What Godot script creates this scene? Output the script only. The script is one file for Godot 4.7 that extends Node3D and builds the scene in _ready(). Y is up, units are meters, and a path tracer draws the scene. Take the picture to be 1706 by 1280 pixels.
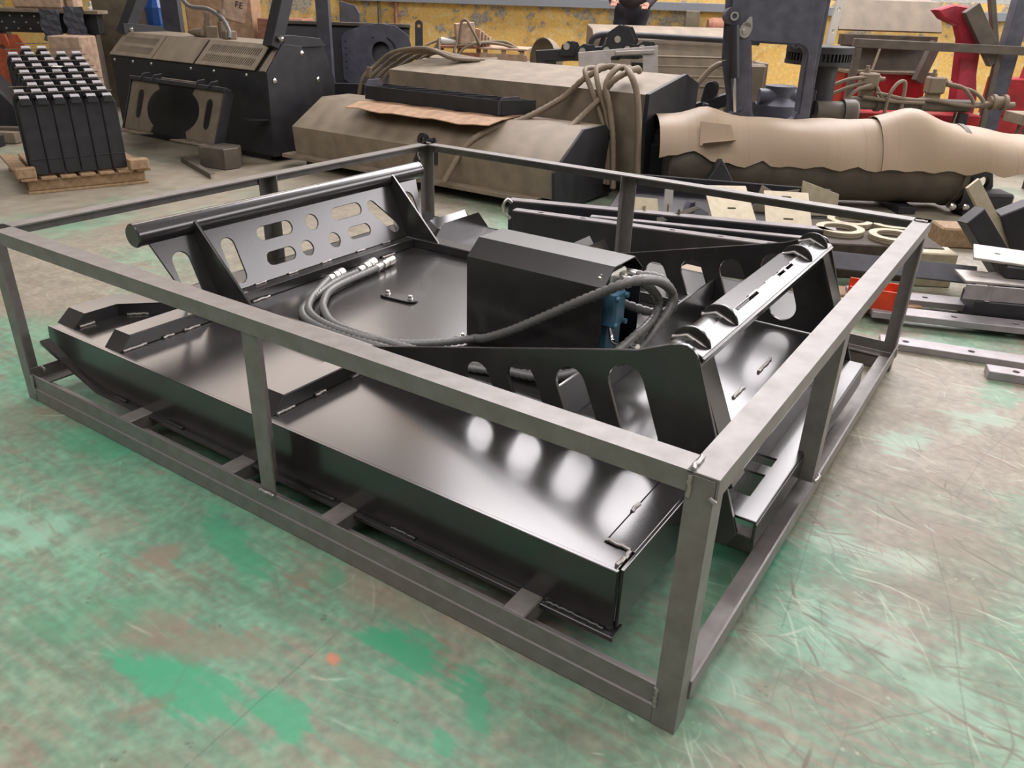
extends Node3D

# ---------- where the photographer stands; BG is the yard's frame: x to the right, -z straight ahead of the camera, on the floor
const EYE := Vector3(0.3114, 1.30667, 1.10656)
const YAW := 33.21636
var BG := Transform3D(Basis(Vector3.UP, deg_to_rad(YAW)), Vector3(0.3114, 0, 1.10656))
var taken := {}
var M := {}
var rng := RandomNumberGenerator.new()


func _ready():
	rng.seed = 7
	set_camera_and_light()
	make_materials()
	build_hall()
	build_cage()
	build_cutter()
	build_yard()


func set_camera_and_light():
	var cam := Camera3D.new()
	cam.name = "camera"
	cam.fov = rad_to_deg(2.0 * atan(640.0 / 1319.92))
	cam.near = 0.05
	cam.far = 100.0
	cam.position = EYE
	cam.rotation = Vector3(deg_to_rad(-26.31739), deg_to_rad(YAW), deg_to_rad(1.85212))
	add_child(cam)
	cam.current = true
	var we := WorldEnvironment.new()
	we.name = "world_environment"
	var e := Environment.new()
	e.background_mode = Environment.BG_COLOR
	e.background_color = Color(0.8, 0.85, 0.92)
	e.background_energy_multiplier = 0.6
	e.tonemap_mode = Environment.TONE_MAPPER_LINEAR
	e.tonemap_exposure = 1.0
	e.sdfgi_enabled = true
	e.ssao_enabled = true
	e.ssil_enabled = true
	we.environment = e
	add_child(we)
	# the daylight that comes in through each lit window and roof light, just inside its panes: centre (right, up, ahead), size, energy, facing
	for w in WINDOWS:
		var l := AreaLight3D.new()
		l.name = numbered("window_light")
		l.area_size = w.size
		l.light_energy = w.energy
		l.light_color = w.get("color", Color(1.0, 0.97, 0.98))
		l.area_range = 60.0
		l.area_attenuation = 2.0
		l.shadow_enabled = true
		add_child(l)
		var n: Vector3 = BG.basis * w.n
		var up: Vector3 = BG.basis * (Vector3(0, 0, -1) if absf(w.n.y) > 0.5 else Vector3.UP)
		l.global_transform = Transform3D(Basis.looking_at(n, up), BG * (w.at + w.n * 0.06))


# ---------- shapes: MB collects triangles, put() commits them as one named mesh
class MB:
	var v := PackedVector3Array()
	var n := PackedVector3Array()
	var uv := PackedVector2Array()

	func tri(a: Vector3, b: Vector3, c: Vector3, na: Vector3, nb: Vector3, nc: Vector3):
		if (b - a).cross(c - a).dot(na + nb + nc) > 0.0:
			v.append_array([a, c, b]); n.append_array([na, nc, nb])
		else:
			v.append_array([a, b, c]); n.append_array([na, nb, nc])

	func quad(a: Vector3, b: Vector3, c: Vector3, d: Vector3, na: Vector3, nb = null, nc = null, nd = null):
		var m1: Vector3 = na if nb == null else nb
		var m2: Vector3 = na if nc == null else nc
		var m3: Vector3 = na if nd == null else nd
		tri(a, b, c, na, m1, m2)
		tri(a, c, d, na, m2, m3)

	func flat(pts: Array, hint: Vector3):   # a flat convex face
		var nn := Vector3.ZERO
		for i in range(1, pts.size() - 1):
			nn += (pts[i] - pts[0]).cross(pts[i + 1] - pts[0])
		nn = nn.normalized()
		if nn.dot(hint) < 0: nn = -nn
		for i in range(1, pts.size() - 1):
			tri(pts[0], pts[i], pts[i + 1], nn, nn, nn)

	# box with chamfered edges
	func box(xf: Transform3D, size: Vector3, ch := 0.003):
		var h := size * 0.5
		var c: float = minf(ch, minf(h.x, minf(h.y, h.z)) * 0.6)
		var ax := [Vector3.RIGHT, Vector3.UP, Vector3.BACK]
		for k in 3:
			var u: Vector3 = ax[(k + 1) % 3]
			var w: Vector3 = ax[(k + 2) % 3]
			var hu: float = h[(k + 1) % 3]
			var hw: float = h[(k + 2) % 3]
			for s in [-1.0, 1.0]:
				var o: Vector3 = ax[k] * h[k] * s
				var nn: Vector3 = xf.basis * (ax[k] * s)
				var p := []
				for q in [[-1, -1], [1, -1], [1, 1], [-1, 1]]:
					p.append(xf * (o + u * (hu - c) * q[0] + w * (hw - c) * q[1]))
				quad(p[0], p[1], p[2], p[3], nn.normalized())
			for s in [-1.0, 1.0]:      # edges along axis k
				for t in [-1.0, 1.0]:
					var hk: Vector3 = ax[k] * (h[k] - c)
					var e1: Vector3 = u * hu * s + w * (hw - c) * t
					var e2: Vector3 = u * (hu - c) * s + w * hw * t
					var nn2: Vector3 = (xf.basis * (u * s + w * t)).normalized()
					quad(xf * (e1 - hk), xf * (e1 + hk), xf * (e2 + hk), xf * (e2 - hk), nn2)
		for sx in [-1.0, 1.0]:
			for sy in [-1.0, 1.0]:
				for sz in [-1.0, 1.0]:
					var s3 := Vector3(sx, sy, sz)
					var nn3: Vector3 = (xf.basis * s3).normalized()
					tri(xf * (s3 * Vector3(h.x, h.y - c, h.z - c)), xf * (s3 * Vector3(h.x - c, h.y, h.z - c)), xf * (s3 * Vector3(h.x - c, h.y - c, h.z)), nn3, nn3, nn3)

	static func inset(poly: PackedVector2Array, d: float) -> PackedVector2Array:
		var out := PackedVector2Array()
		var m := poly.size()
		for i in m:
			var a := (poly[i] - poly[(i + m - 1) % m]).normalized()
			var b := (poly[(i + 1) % m] - poly[i]).normalized()
			var na := Vector2(-a.y, a.x)
			var nb := Vector2(-b.y, b.x)
			var mid := na + nb
			if mid.length() < 0.2:
				out.append(poly[i] + na * d)
			else:
				mid = mid.normalized()
				out.append(poly[i] + mid * d / maxf(mid.dot(na), 0.35))
		return out

	# a sheet or a bar: outline (and holes) in local x, y, from z = 0 to z = t, edges eased by ch
	func plate(xf: Transform3D, outline: PackedVector2Array, t: float, holes := [], ch := 0.0015):
		var o := outline.duplicate()
		if Geometry2D.is_polygon_clockwise(o): o.reverse()
		var loops := [o]
		for h in holes:
			var hh: PackedVector2Array = h.duplicate()
			if not Geometry2D.is_polygon_clockwise(hh): hh.reverse()
			loops.append(hh)
		var c := minf(ch, t * 0.4)
		var caps := []
		for l in loops: caps.append(MB.inset(l, c))
		# caps: cut the outline along an upright line through each hole, then clip the hole away
		var pieces := [caps[0]]
		for k in range(1, caps.size()):
			var mid := Vector2.ZERO
			for q in caps[k]: mid += q
			mid /= caps[k].size()
			var next := []
			for pc in pieces:
				if holes.size() and Geometry2D.is_point_in_polygon(mid, pc):
					var big := 50.0
					for half in [PackedVector2Array([Vector2(mid.x - big, -big), Vector2(mid.x, -big), Vector2(mid.x, big), Vector2(mid.x - big, big)]), PackedVector2Array([Vector2(mid.x, -big), Vector2(mid.x + big, -big), Vector2(mid.x + big, big), Vector2(mid.x, big)])]:
						for a in Geometry2D.intersect_polygons(pc, half):
							for b in Geometry2D.clip_polygons(a, caps[k]): next.append(b)
				else:
					for b in Geometry2D.clip_polygons(pc, caps[k]): next.append(b)
			pieces = next
		var nz: Vector3 = xf.basis.z.normalized()
		for pc in pieces:
			var ix := Geometry2D.triangulate_polygon(pc)
			for i in range(0, ix.size(), 3):
				var p := []
				for j in 3: p.append(pc[ix[i + j]])
				tri(xf * Vector3(p[0].x, p[0].y, t), xf * Vector3(p[1].x, p[1].y, t), xf * Vector3(p[2].x, p[2].y, t), nz, nz, nz)
				tri(xf * Vector3(p[0].x, p[0].y, 0), xf * Vector3(p[1].x, p[1].y, 0), xf * Vector3(p[2].x, p[2].y, 0), -nz, -nz, -nz)
		for k in loops.size():
			var l: PackedVector2Array = loops[k]
			var q: PackedVector2Array = caps[k]
			var m := l.size()
			var en := []
			for i in m:
				var d := (l[(i + 1) % m] - l[i]).normalized()
				en.append(Vector2(d.y, -d.x))
			for i in m:
				var j := (i + 1) % m
				var e: Vector2 = en[i]
				var e0: Vector2 = (e + en[(i + m - 1) % m]).normalized() if e.dot(en[(i + m - 1) % m]) > 0.86 else e
				var e1: Vector2 = (e + en[j]).normalized() if e.dot(en[j]) > 0.86 else e
				var n0: Vector3 = (xf.basis * Vector3(e0.x, e0.y, 0)).normalized()
				var n1: Vector3 = (xf.basis * Vector3(e1.x, e1.y, 0)).normalized()
				quad(xf * Vector3(l[i].x, l[i].y, c), xf * Vector3(l[j].x, l[j].y, c), xf * Vector3(l[j].x, l[j].y, t - c), xf * Vector3(l[i].x, l[i].y, t - c), n0, n1, n1, n0)
				quad(xf * Vector3(l[i].x, l[i].y, t - c), xf * Vector3(l[j].x, l[j].y, t - c), xf * Vector3(q[j].x, q[j].y, t), xf * Vector3(q[i].x, q[i].y, t), (n0 + nz).normalized(), (n1 + nz).normalized(), (n1 + nz).normalized(), (n0 + nz).normalized())
				quad(xf * Vector3(l[i].x, l[i].y, c), xf * Vector3(l[j].x, l[j].y, c), xf * Vector3(q[j].x, q[j].y, 0), xf * Vector3(q[i].x, q[i].y, 0), (n0 - nz).normalized(), (n1 - nz).normalized(), (n1 - nz).normalized(), (n0 - nz).normalized())

	# round bar along a path; wave = [length, depth] gives the rings of a spiral guard
	func tube(path: PackedVector3Array, r: float, sides := 10, wave := [], caps := true, r_end := -1.0):
		var p := path
		if wave.size(): p = MB.even(path, wave[0] / 4.0)
		var m := p.size()
		var up := Vector3.UP
		var d0 := (p[1] - p[0]).normalized()
		if absf(d0.dot(up)) > 0.9: up = Vector3.RIGHT
		var rings := []
		var norms := []
		for i in m:
			var d := (p[mini(i + 1, m - 1)] - p[maxi(i - 1, 0)]).normalized()
			up = (up - d * up.dot(d)).normalized()
			var side := d.cross(up)
			var rr := r if r_end < 0 else lerpf(r, r_end, float(i) / (m - 1))
			if wave.size() and i % 4 == 3: rr *= 1.0 - wave[1]
			var ring := PackedVector3Array()
			var nn := PackedVector3Array()
			for k in sides:
				var a := TAU * k / sides
				var e := up * cos(a) + side * sin(a)
				ring.append(p[i] + e * rr)
				nn.append(e)
			rings.append(ring); norms.append(nn)
		for i in m - 1:
			for k in sides:
				var k2 := (k + 1) % sides
				quad(rings[i][k], rings[i][k2], rings[i + 1][k2], rings[i + 1][k], norms[i][k], norms[i][k2], norms[i + 1][k2], norms[i + 1][k])
		if caps:
			for e in [0, m - 1]:
				var d := (p[1] - p[0]).normalized() * -1.0 if e == 0 else (p[m - 1] - p[m - 2]).normalized()
				for k in sides:
					tri(p[e], rings[e][k], rings[e][(k + 1) % sides], d, d, d)

	static func even(path: PackedVector3Array, step: float) -> PackedVector3Array:
		var out := PackedVector3Array([path[0]])
		var left := step
		for i in path.size() - 1:
			var a := path[i]
			var len := a.distance_to(path[i + 1])
			var at := left
			while at <= len:
				out.append(a.lerp(path[i + 1], at / len))
				at += step
			left = at - len
		out.append(path[path.size() - 1])
		return out

	# turned shape about local y; profile of (radius, height)
	func lathe(xf: Transform3D, prof: PackedVector2Array, sides := 20, from := 0.0, to := TAU):
		var closed := to - from > TAU - 0.01
		for i in prof.size() - 1:
			var a := prof[i]
			var b := prof[i + 1]
			if a.distance_to(b) < 1e-6: continue
			var d := (b - a).normalized()
			var nn := Vector2(d.y, -d.x)
			for k in sides:
				var t0 := from + (to - from) * k / sides
				var t1 := from + (to - from) * (k + 1) / sides
				var c0 := Vector3(cos(t0), 0, sin(t0))
				var c1 := Vector3(cos(t1), 0, sin(t1))
				var n0: Vector3 = (xf.basis * (c0 * nn.x + Vector3(0, nn.y, 0))).normalized()
				var n1: Vector3 = (xf.basis * (c1 * nn.x + Vector3(0, nn.y, 0))).normalized()
				quad(xf * (c0 * a.x + Vector3(0, a.y, 0)), xf * (c1 * a.x + Vector3(0, a.y, 0)), xf * (c1 * b.x + Vector3(0, b.y, 0)), xf * (c0 * b.x + Vector3(0, b.y, 0)), n0, n1, n1, n0)

	# a bumpy weld bead between two points
	func bead(a: Vector3, b: Vector3, r := 0.006, seed_ := 1):
		var steps := maxi(3, int(a.distance_to(b) / 0.006))
		var pts := PackedVector3Array()
		var g := RandomNumberGenerator.new()
		g.seed = seed_
		for i in steps + 1:
			pts.append(a.lerp(b, float(i) / steps) + Vector3(g.randf_range(-1, 1), g.randf_range(-0.4, 0.8), g.randf_range(-1, 1)) * r * 0.35)
		tube(pts, r, 6)

	func mesh() -> ArrayMesh:
		var a := []
		a.resize(Mesh.ARRAY_MAX)
		a[Mesh.ARRAY_VERTEX] = v
		a[Mesh.ARRAY_NORMAL] = n
		if uv.size() == v.size(): a[Mesh.ARRAY_TEX_UV] = uv
		var m := ArrayMesh.new()
		m.add_surface_from_arrays(Mesh.PRIMITIVE_TRIANGLES, a)
		return m


func T(o := Vector3.ZERO, ax := Vector3.RIGHT, ay := Vector3.UP) -> Transform3D:
	ax = ax.normalized()
	ay = (ay - ax * ay.dot(ax)).normalized()
	return Transform3D(Basis(ax, ay, ax.cross(ay)), o)


func P2(a: Array) -> PackedVector2Array:
	var out := PackedVector2Array()
	for i in range(0, a.size(), 2): out.append(Vector2(a[i], a[i + 1]))
	return out


func P3(a: Array) -> PackedVector3Array:
	var out := PackedVector3Array()
	for q in a: out.append(q if q is Vector3 else Vector3(q[0], q[1], q[2]))
	return out


func spl(pts, k := 8) -> PackedVector3Array:   # smooth path through points
	var p := P3(pts)
	var out := PackedVector3Array()
	var m := p.size()
	for i in m - 1:
		var a := p[maxi(i - 1, 0)] if i > 0 else p[0] * 2.0 - p[1]
		var d := p[i + 2] if i + 2 < m else p[m - 1] * 2.0 - p[m - 2]
		for j in k:
			out.append(p[i].cubic_interpolate(p[i + 1], a, d, float(j) / k))
	out.append(p[m - 1])
	return out


func oval(a: Vector2, b: Vector2, r: float, seg := 8) -> PackedVector2Array:   # slot from a to b
	var out := PackedVector2Array()
	var d := (b - a).normalized() if a.distance_to(b) > 1e-4 else Vector2.RIGHT
	var t0 := d.angle()
	for i in seg + 1: out.append(b + Vector2.from_angle(t0 - PI / 2 + PI * i / seg) * r)
	for i in seg + 1: out.append(a + Vector2.from_angle(t0 + PI / 2 + PI * i / seg) * r)
	if a.distance_to(b) <= 1e-4:
		out = PackedVector2Array()
		for i in seg * 2: out.append(a + Vector2.from_angle(PI * i / seg) * r)
	return out


func rect(x0: float, y0: float, x1: float, y1: float) -> PackedVector2Array:
	return PackedVector2Array([Vector2(x0, y0), Vector2(x1, y0), Vector2(x1, y1), Vector2(x0, y1)])


func rrect(x0: float, y0: float, x1: float, y1: float, r: float, seg := 5) -> PackedVector2Array:
	var out := PackedVector2Array()
	for c in [[x1 - r, y0 + r, -PI / 2], [x1 - r, y1 - r, 0.0], [x0 + r, y1 - r, PI / 2], [x0 + r, y0 + r, PI]]:
		for i in seg + 1: out.append(Vector2(c[0], c[1]) + Vector2.from_angle(c[2] + PI / 2 * i / seg) * r)
	return out


func bent(path: PackedVector2Array, t: float) -> PackedVector2Array:   # outline of a folded sheet
	var out := path.duplicate()
	var m := path.size()
	for i in range(m - 1, -1, -1):
		var a := (path[i] - path[i - 1]).normalized() if i > 0 else (path[1] - path[0]).normalized()
		var b := (path[i + 1] - path[i]).normalized() if i < m - 1 else a
		var mid := (a + b).normalized()
		var nn := Vector2(-mid.y, mid.x)
		out.append(path[i] + nn * t / maxf(0.4, nn.dot(Vector2(-a.y, a.x))))
	return out


func numbered(called: String) -> String:
	if not taken.has(called):
		taken[called] = 0
		return called
	taken[called] += 1
	return "%s_%03d" % [called, taken[called]]


func tag(o: Node3D, label: String, category: String, group := ""):
	o.set_meta("label", label)
	o.set_meta("category", category)
	if group: o.set_meta("group", group)
	return o


func thing(called: String, label: String, category: String, xf := Transform3D(), group := "") -> Node3D:
	var o := Node3D.new()
	o.name = numbered(called)
	add_child(o)
	o.transform = xf
	tag(o, label, category, group)
	return o


func obj(called: String, mb: MB, mat: Material, parent: Node = null, label := "") -> MeshInstance3D:
	var o := MeshInstance3D.new()
	o.mesh = mb.mesh()
	o.mesh.surface_set_material(0, mat)
	if parent == null or parent == self:
		o.name = numbered(called)
		add_child(o)
	else:
		var nm := called
		var k := 0
		while parent.has_node(NodePath(nm)):
			k += 1
			nm = "%s_%03d" % [called, k]
		o.name = nm
		parent.add_child(o)
	if label: o.set_meta("label", label)
	return o


func struct(called: String, mb: MB, mat: Material, xf := Transform3D()) -> MeshInstance3D:
	var o := obj(called, mb, mat)
	o.transform = xf
	o.set_meta("kind", "structure")
	return o


func dup(o: Node3D, xf: Transform3D, label := "", base := "") -> Node3D:
	var c: Node3D = o.duplicate()
	c.name = numbered(base if base else String(o.name).rstrip("0123456789").rstrip("_"))
	add_child(c)
	c.transform = xf
	if label: c.set_meta("label", label)
	return c


func at(r: float, ahead: float, turn := 0.0, y := 0.0) -> Transform3D:   # a place in the yard: metres right of, and ahead of, the camera; turn in degrees
	return BG * Transform3D(Basis(Vector3.UP, deg_to_rad(turn)), Vector3(r, y, -ahead))


# ---------- materials
func noise_img(size: int, freq: float, oct := 4, seed_ := 1, type := FastNoiseLite.TYPE_SIMPLEX_SMOOTH, seamless := true) -> Image:
	var f := FastNoiseLite.new()
	f.noise_type = type
	f.seed = seed_
	f.frequency = freq
	f.fractal_octaves = oct
	return f.get_seamless_image(size, size) if seamless else f.get_image(size, size)


func ramp_tex(im: Image, c0: Color, c1: Color, p := 1.0) -> ImageTexture:   # two tones mixed by a grey picture
	var d := im.get_data()
	var lut := PackedByteArray()
	for i in 256:
		var c := c0.lerp(c1, pow(i / 255.0, p))
		lut.append_array([c.r8, c.g8, c.b8])
	var out := PackedByteArray()
	out.resize(d.size() * 3)
	for i in d.size():
		var k := d[i] * 3
		out[i * 3] = lut[k]; out[i * 3 + 1] = lut[k + 1]; out[i * 3 + 2] = lut[k + 2]
	return ImageTexture.create_from_image(Image.create_from_data(im.get_width(), im.get_height(), false, Image.FORMAT_RGB8, out))


func mat(called: String, color: Color, rough: float, metal := 0.0, tex: Texture2D = null, scale := 1.0, rough_tex: Texture2D = null, bump: Texture2D = null, bump_cm := 0.0) -> StandardMaterial3D:
	var m := StandardMaterial3D.new()
	m.resource_name = called
	m.albedo_color = color
	m.roughness = rough
	m.metallic = metal
	m.uv1_triplanar = true
	m.uv1_scale = Vector3.ONE * scale
	if tex: m.albedo_texture = tex
	if rough_tex:
		m.roughness_texture = rough_tex
	if bump:
		m.heightmap_enabled = true
		m.heightmap_texture = bump
		m.heightmap_scale = bump_cm
	M[called] = m
	return m


func make_materials():
	var mottle := noise_img(256, 0.012, 4, 3)
	var fine := noise_img(256, 0.06, 3, 9)
	var blotch := noise_img(256, 0.02, 5, 21)
	var t_soft := ramp_tex(mottle, Color(0.78, 0.78, 0.78), Color(1, 1, 1))
	var t_rough := ramp_tex(mottle, Color(0.86, 0.86, 0.86), Color(1, 1, 1))
	var t_fine := ramp_tex(fine, Color(0.8, 0.8, 0.8), Color(1, 1, 1))
	var t_steel := ramp_tex(blotch, Color(0.88, 0.87, 0.85), Color(1, 1, 1))
	var t_wood := ramp_tex(blotch, Color(0.78, 0.74, 0.68), Color(1, 1, 1))
	var ribs := Image.create(256, 8, false, Image.FORMAT_L8)
	var gr := RandomNumberGenerator.new()
	gr.seed = 8
	for x in 256:
		var s := 0.82 + 0.18 * absf(sin(x * PI / 4.0)) - (0.5 if gr.randf() < 0.06 else 0.0)
		for y in 8: ribs.set_pixel(x, y, Color(s, s, s))
	var t_card := ramp_tex(ribs, Color(0.92, 0.9, 0.87), Color(1, 1, 1))
	mat("black_paint", Color(0.2, 0.19, 0.19), 0.27, 0.0, t_soft, 2.0)
	M.black_paint.metallic_specular = 0.5
	M.black_paint.clearcoat_enabled = true
	M.black_paint.clearcoat = 0.7
	M.black_paint.clearcoat_roughness = 0.17
	mat("black_paint_old", Color(0.17, 0.17, 0.185), 0.5, 0.0, t_soft, 2.0, t_rough)
	mat("crate_steel", Color(0.52, 0.505, 0.49), 0.46, 0.25, t_steel, 3.0, t_rough)
	mat("worn_steel", Color(0.72, 0.71, 0.72), 0.4, 0.3)
	mat("weld", Color(0.72, 0.7, 0.68), 0.38, 0.7, t_fine, 20.0)
	mat("plate_steel", Color(0.72, 0.7, 0.68), 0.45, 0.4, t_steel, 2.0, t_rough)
	mat("plate_dark", Color(0.58, 0.56, 0.57), 0.42, 0.4, t_steel, 2.0, t_rough)
	mat("plate_grey", Color(0.64, 0.62, 0.63), 0.45, 0.3, t_steel, 2.0, t_rough)
	mat("zinc", Color(0.8, 0.79, 0.76), 0.28, 0.85)
	mat("chrome", Color(0.9, 0.9, 0.9), 0.12, 1.0)
	mat("dust_tan", Color(0.575, 0.52, 0.44), 0.62, 0.0, t_soft, 1.5, t_rough)
	mat("dust_dark", Color(0.4, 0.365, 0.32), 0.55, 0.0, t_soft, 1.5)
	mat("dust_tan_dim", Color(0.48, 0.43, 0.36), 0.5, 0.0, t_soft, 1.5)
	mat("hose", Color(0.5, 0.5, 0.49), 0.42, 0.2, t_fine, 6.0)
	mat("hose_dusty", Color(0.52, 0.46, 0.38), 0.65, 0.0, t_rough, 12.0)
	mat("motor_blue", Color(0.28, 0.44, 0.53), 0.3)
	mat("orange_paint", Color(0.88, 0.27, 0.1), 0.4, 0.0, t_soft, 3.0)
	mat("orange_old", Color(0.72, 0.34, 0.2), 0.55, 0.0, t_soft, 3.0)
	mat("red_paint", Color(0.7, 0.1, 0.14), 0.42, 0.0, t_soft, 2.0)
	mat("red_faded", Color(0.72, 0.2, 0.27), 0.5, 0.0, t_soft, 2.0)
	mat("wood", Color(0.65, 0.55, 0.43), 0.75, 0.0, t_wood, 4.0)
	mat("wood_dark", Color(0.3, 0.26, 0.22), 0.75, 0.0, t_wood, 4.0)
	mat("wood_red", Color(0.66, 0.46, 0.37), 0.75, 0.0, t_wood, 4.0)
	mat("board_pink", Color(0.8, 0.68, 0.58), 0.8, 0.0, t_soft, 3.0)
	mat("cardboard", Color(0.72, 0.58, 0.45), 0.7, 0.0, t_soft, 3.0)
	mat("yellow_paint", Color(0.8, 0.63, 0.2), 0.5, 0.0, t_soft, 3.0)
	mat("rag", Color(0.32, 0.33, 0.36), 0.9)
	mat("blue_plastic", Color(0.1, 0.27, 0.52), 0.3)
	mat("white_stuff", Color(0.82, 0.8, 0.76), 0.5)
	mat("olive_sheet", Color(0.45, 0.41, 0.33), 0.6, 0.0, t_soft, 2.0)
	mat("denim", Color(0.16, 0.16, 0.2), 0.9)
	mat("jacket", Color(0.2, 0.16, 0.17), 0.9)
	mat("skin", Color(0.72, 0.53, 0.43), 0.6)
	mat("hair", Color(0.06, 0.05, 0.05), 0.6)
	mat("hall_grey", Color(0.55, 0.55, 0.53), 0.8)
	mat("hall_roof", Color(0.5, 0.5, 0.5), 0.8)
	mat("frame_dark", Color(0.31, 0.31, 0.34), 0.5, 0.0, t_soft, 2.0)
	mat("frame_blue", Color(0.35, 0.355, 0.4), 0.5, 0.0, t_soft, 2.0)
	mat("washer_steel", Color(0.72, 0.68, 0.58), 0.5, 0.3, t_steel, 3.0)
	mat("card_brown", Color(0.65, 0.57, 0.475), 0.5, 0.0, t_card, 1.0)
	mat("frame_grey", Color(0.5, 0.52, 0.54), 0.5)
	var pane := mat("lit_pane", Color(0.9, 0.92, 0.93), 0.3)
	pane.emission_enabled = true
	pane.emission = Color(1, 0.97, 0.98)
	pane.emission_energy_multiplier = PANE


# ---------- the hall: worn green floor, yellow back wall with a band of windows above, roof lights
const PANE := 1.5
const WINDOWS := [
	{"at": Vector3(4.0, 5.4, -11.5), "size": Vector2(10.0, 2.2), "energy": 32.0, "n": Vector3(0, 0, 1)},
	{"at": Vector3(-5.0, 5.0, -11.5), "size": Vector2(6.0, 2.4), "energy": 9.0, "n": Vector3(0, 0, 1), "color": Color(1.0, 0.9, 0.8)},
	{"at": Vector3(10.5, 4.0, -5.0), "size": Vector2(9.0, 3.0), "energy": 42.0, "n": Vector3(-1, 0, 0)},
	{"at": Vector3(3.5, 6.95, -9.8), "size": Vector2(9.0, 2.4), "energy": 82.0, "n": Vector3(0, -1, 0)},
	{"at": Vector3(-1.0, 6.95, -2.0), "size": Vector2(13.0, 2.0), "energy": 27.0, "n": Vector3(0, -1, 0)},
	{"at": Vector3(-1.0, 6.95, 2.5), "size": Vector2(13.0, 2.0), "energy": 22.0, "n": Vector3(0, -1, 0)},
]
const BLOBS := [
	[-0.9, 0.48, 0.18, -0.05, -0.07, -0.05, 0.0, 0.9],
	[-0.68, 0.4, 0.09, -0.03, -0.07, -0.06, 0.0, 0.85],
	[-0.99, 0.49, 0.1, -0.05, -0.03, -0.02, 0.0, 0.7],
	[-0.57, 0.12, 0.16, -0.02, -0.0, 0.07, 0.0, 1.0],
	[-0.63, 0.12, 0.05, -0.0, 0.01, 0.03, 0.0, 1.0],
	[-0.37, 0.16, 0.06, 0.06, 0.01, -0.03, 0.0, 0.8],
	[-1.21, 0.11, 0.22, 0.07, -0.01, 0.05, 0.0, 0.7],
	[-0.88, 0.05, 0.05, -0.01, 0.03, 0.04, 0.0, 0.6],
	[-1.91, 0.02, 0.18, -0.05, -0.04, -0.06, 0.0, 0.6],
	[-1.67, 0.38, 0.22, -0.1, -0.12, -0.08, 1.0, 0.6],
	[-1.21, 0.46, 0.11, -0.13, -0.05, -0.06, 0.0, 0.45],
	[-0.37, 0.27, 0.04, 0.02, -0.01, 0.02, 0.0, 0.7],
	[-1.31, 0.25, 0.04, -0.09, -0.06, -0.03, 2.0, 0.9],
	[-1.51, 0.26, 0.05, -0.07, -0.08, -0.05, 2.0, 0.5],
	[-0.95, 0.37, 0.21, -0.1, 0.02, 0.02, 2.0, 0.7],
	[-0.91, 0.57, 0.03, -0.06, -0.03, -0.01, 2.0, 0.8],
	[-0.48, 0.38, 0.1, -0.02, -0.07, -0.02, 2.0, 0.6],
	[-0.73, 0.04, 0.28, -0.01, -0.02, 0.06, 2.0, 0.7],
	[-0.95, 0.1, -0.03, -0.06, -0.02, 0.04, 2.0, 0.6],
	[-0.88, 0.57, 0.02, -0.02, 0.02, 0.01, 2.0, 0.6],
	[-0.69, 0.25, 0.02, -0.01, -0.02, -0.02, 3.0, 1.0],
	[-0.92, 0.21, 0.17, -0.03, -0.02, 0.04, 4.0, 0.4],
	[-2.28, 0.1, 0.27, 0.08, -0.03, 0.02, 2.0, 0.5],
	[-1.85, -0.27, 0.33, 0.05, 0.05, -0.04, 0.0, 0.5],
	[-0.09, -0.74, 0.01, -0.38, 0.03, 0.01, 0.0, 0.9],
	[-0.08, -0.57, 0.02, -0.23, -0.03, -0.01, 4.0, 0.8],
	[0.14, -1.52, 0.09, -0.16, -0.05, -0.08, 1.0, 0.7],
	[0.35, -1.88, 0.1, -0.13, -0.05, -0.08, 1.0, 0.6],
	[0.12, -0.42, 0.14, 0.09, -0.03, 0.09, 1.0, 0.5],
	[0.06, -0.19, 0.12, 0.08, -0.01, 0.08, 1.0, 0.6],
	[0.25, -0.54, 0.19, 0.0, 0.01, 0.09, 5.0, 0.5],
	[0.17, -0.84, 0.17, -0.01, -0.01, 0.08, 5.0, 0.6],
	[0.35, -0.74, 0.17, 0.0, -0.0, 0.08, 2.0, 0.6],
	[0.32, -1.07, 0.19, -0.01, 0.0, 0.1, 2.0, 0.5],
	[0.16, -0.65, 0.1, 0.01, -0.0, 0.05, 2.0, 0.5],
	[0.24, -0.31, 0.12, -0.01, 0.01, 0.05, 2.0, 0.6],
	[0.46, -0.41, 0.11, 0.04, -0.03, 0.11, 1.0, 0.6],
	[-0.04, -0.99, 0.08, -0.18, -0.03, -0.04, 2.0, 0.4],
	[0.35, -1.58, 0.14, -0.06, -0.04, -0.06, 2.0, 0.5],
	[0.15, -2.22, 0.27, -0.01, -0.01, 0.11, 2.0, 0.4],
	[0.37, -2.13, 0.09, 0.05, -0.06, 0.17, 0.0, 0.45],
	[-3.16, -0.44, 0.38, -0.12, -0.24, -0.1, 2.0, 0.35],
	[-2.61, -0.1, 0.16, 0.06, -0.05, -0.09, 0.0, 0.4],
	[-4.04, -1.48, 0.34, -0.46, -0.37, -0.24, 2.0, 0.35],
	[-5.24, -1.44, 0.45, -0.4, -0.34, -0.18, 1.0, 0.35],
	[-4.35, -2.21, 0.1, -0.32, -0.46, -0.35, 1.0, 0.3],
]
const CRACKS := [
	[-3.16, -0.22, -3.1, -0.49, -3.0, -0.86, -2.98, -1.01],
	[0.5, -0.25, 0.45, -0.47, 0.39, -0.76, 0.29, -1.09],
	[0.46, -1.94, 0.38, -1.6, 0.34, -1.27],
	[-0.72, 0.61, -0.73, 0.43, -0.74, 0.19],
	[-0.05, -1.58, 0.08, -0.42],
]


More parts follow.
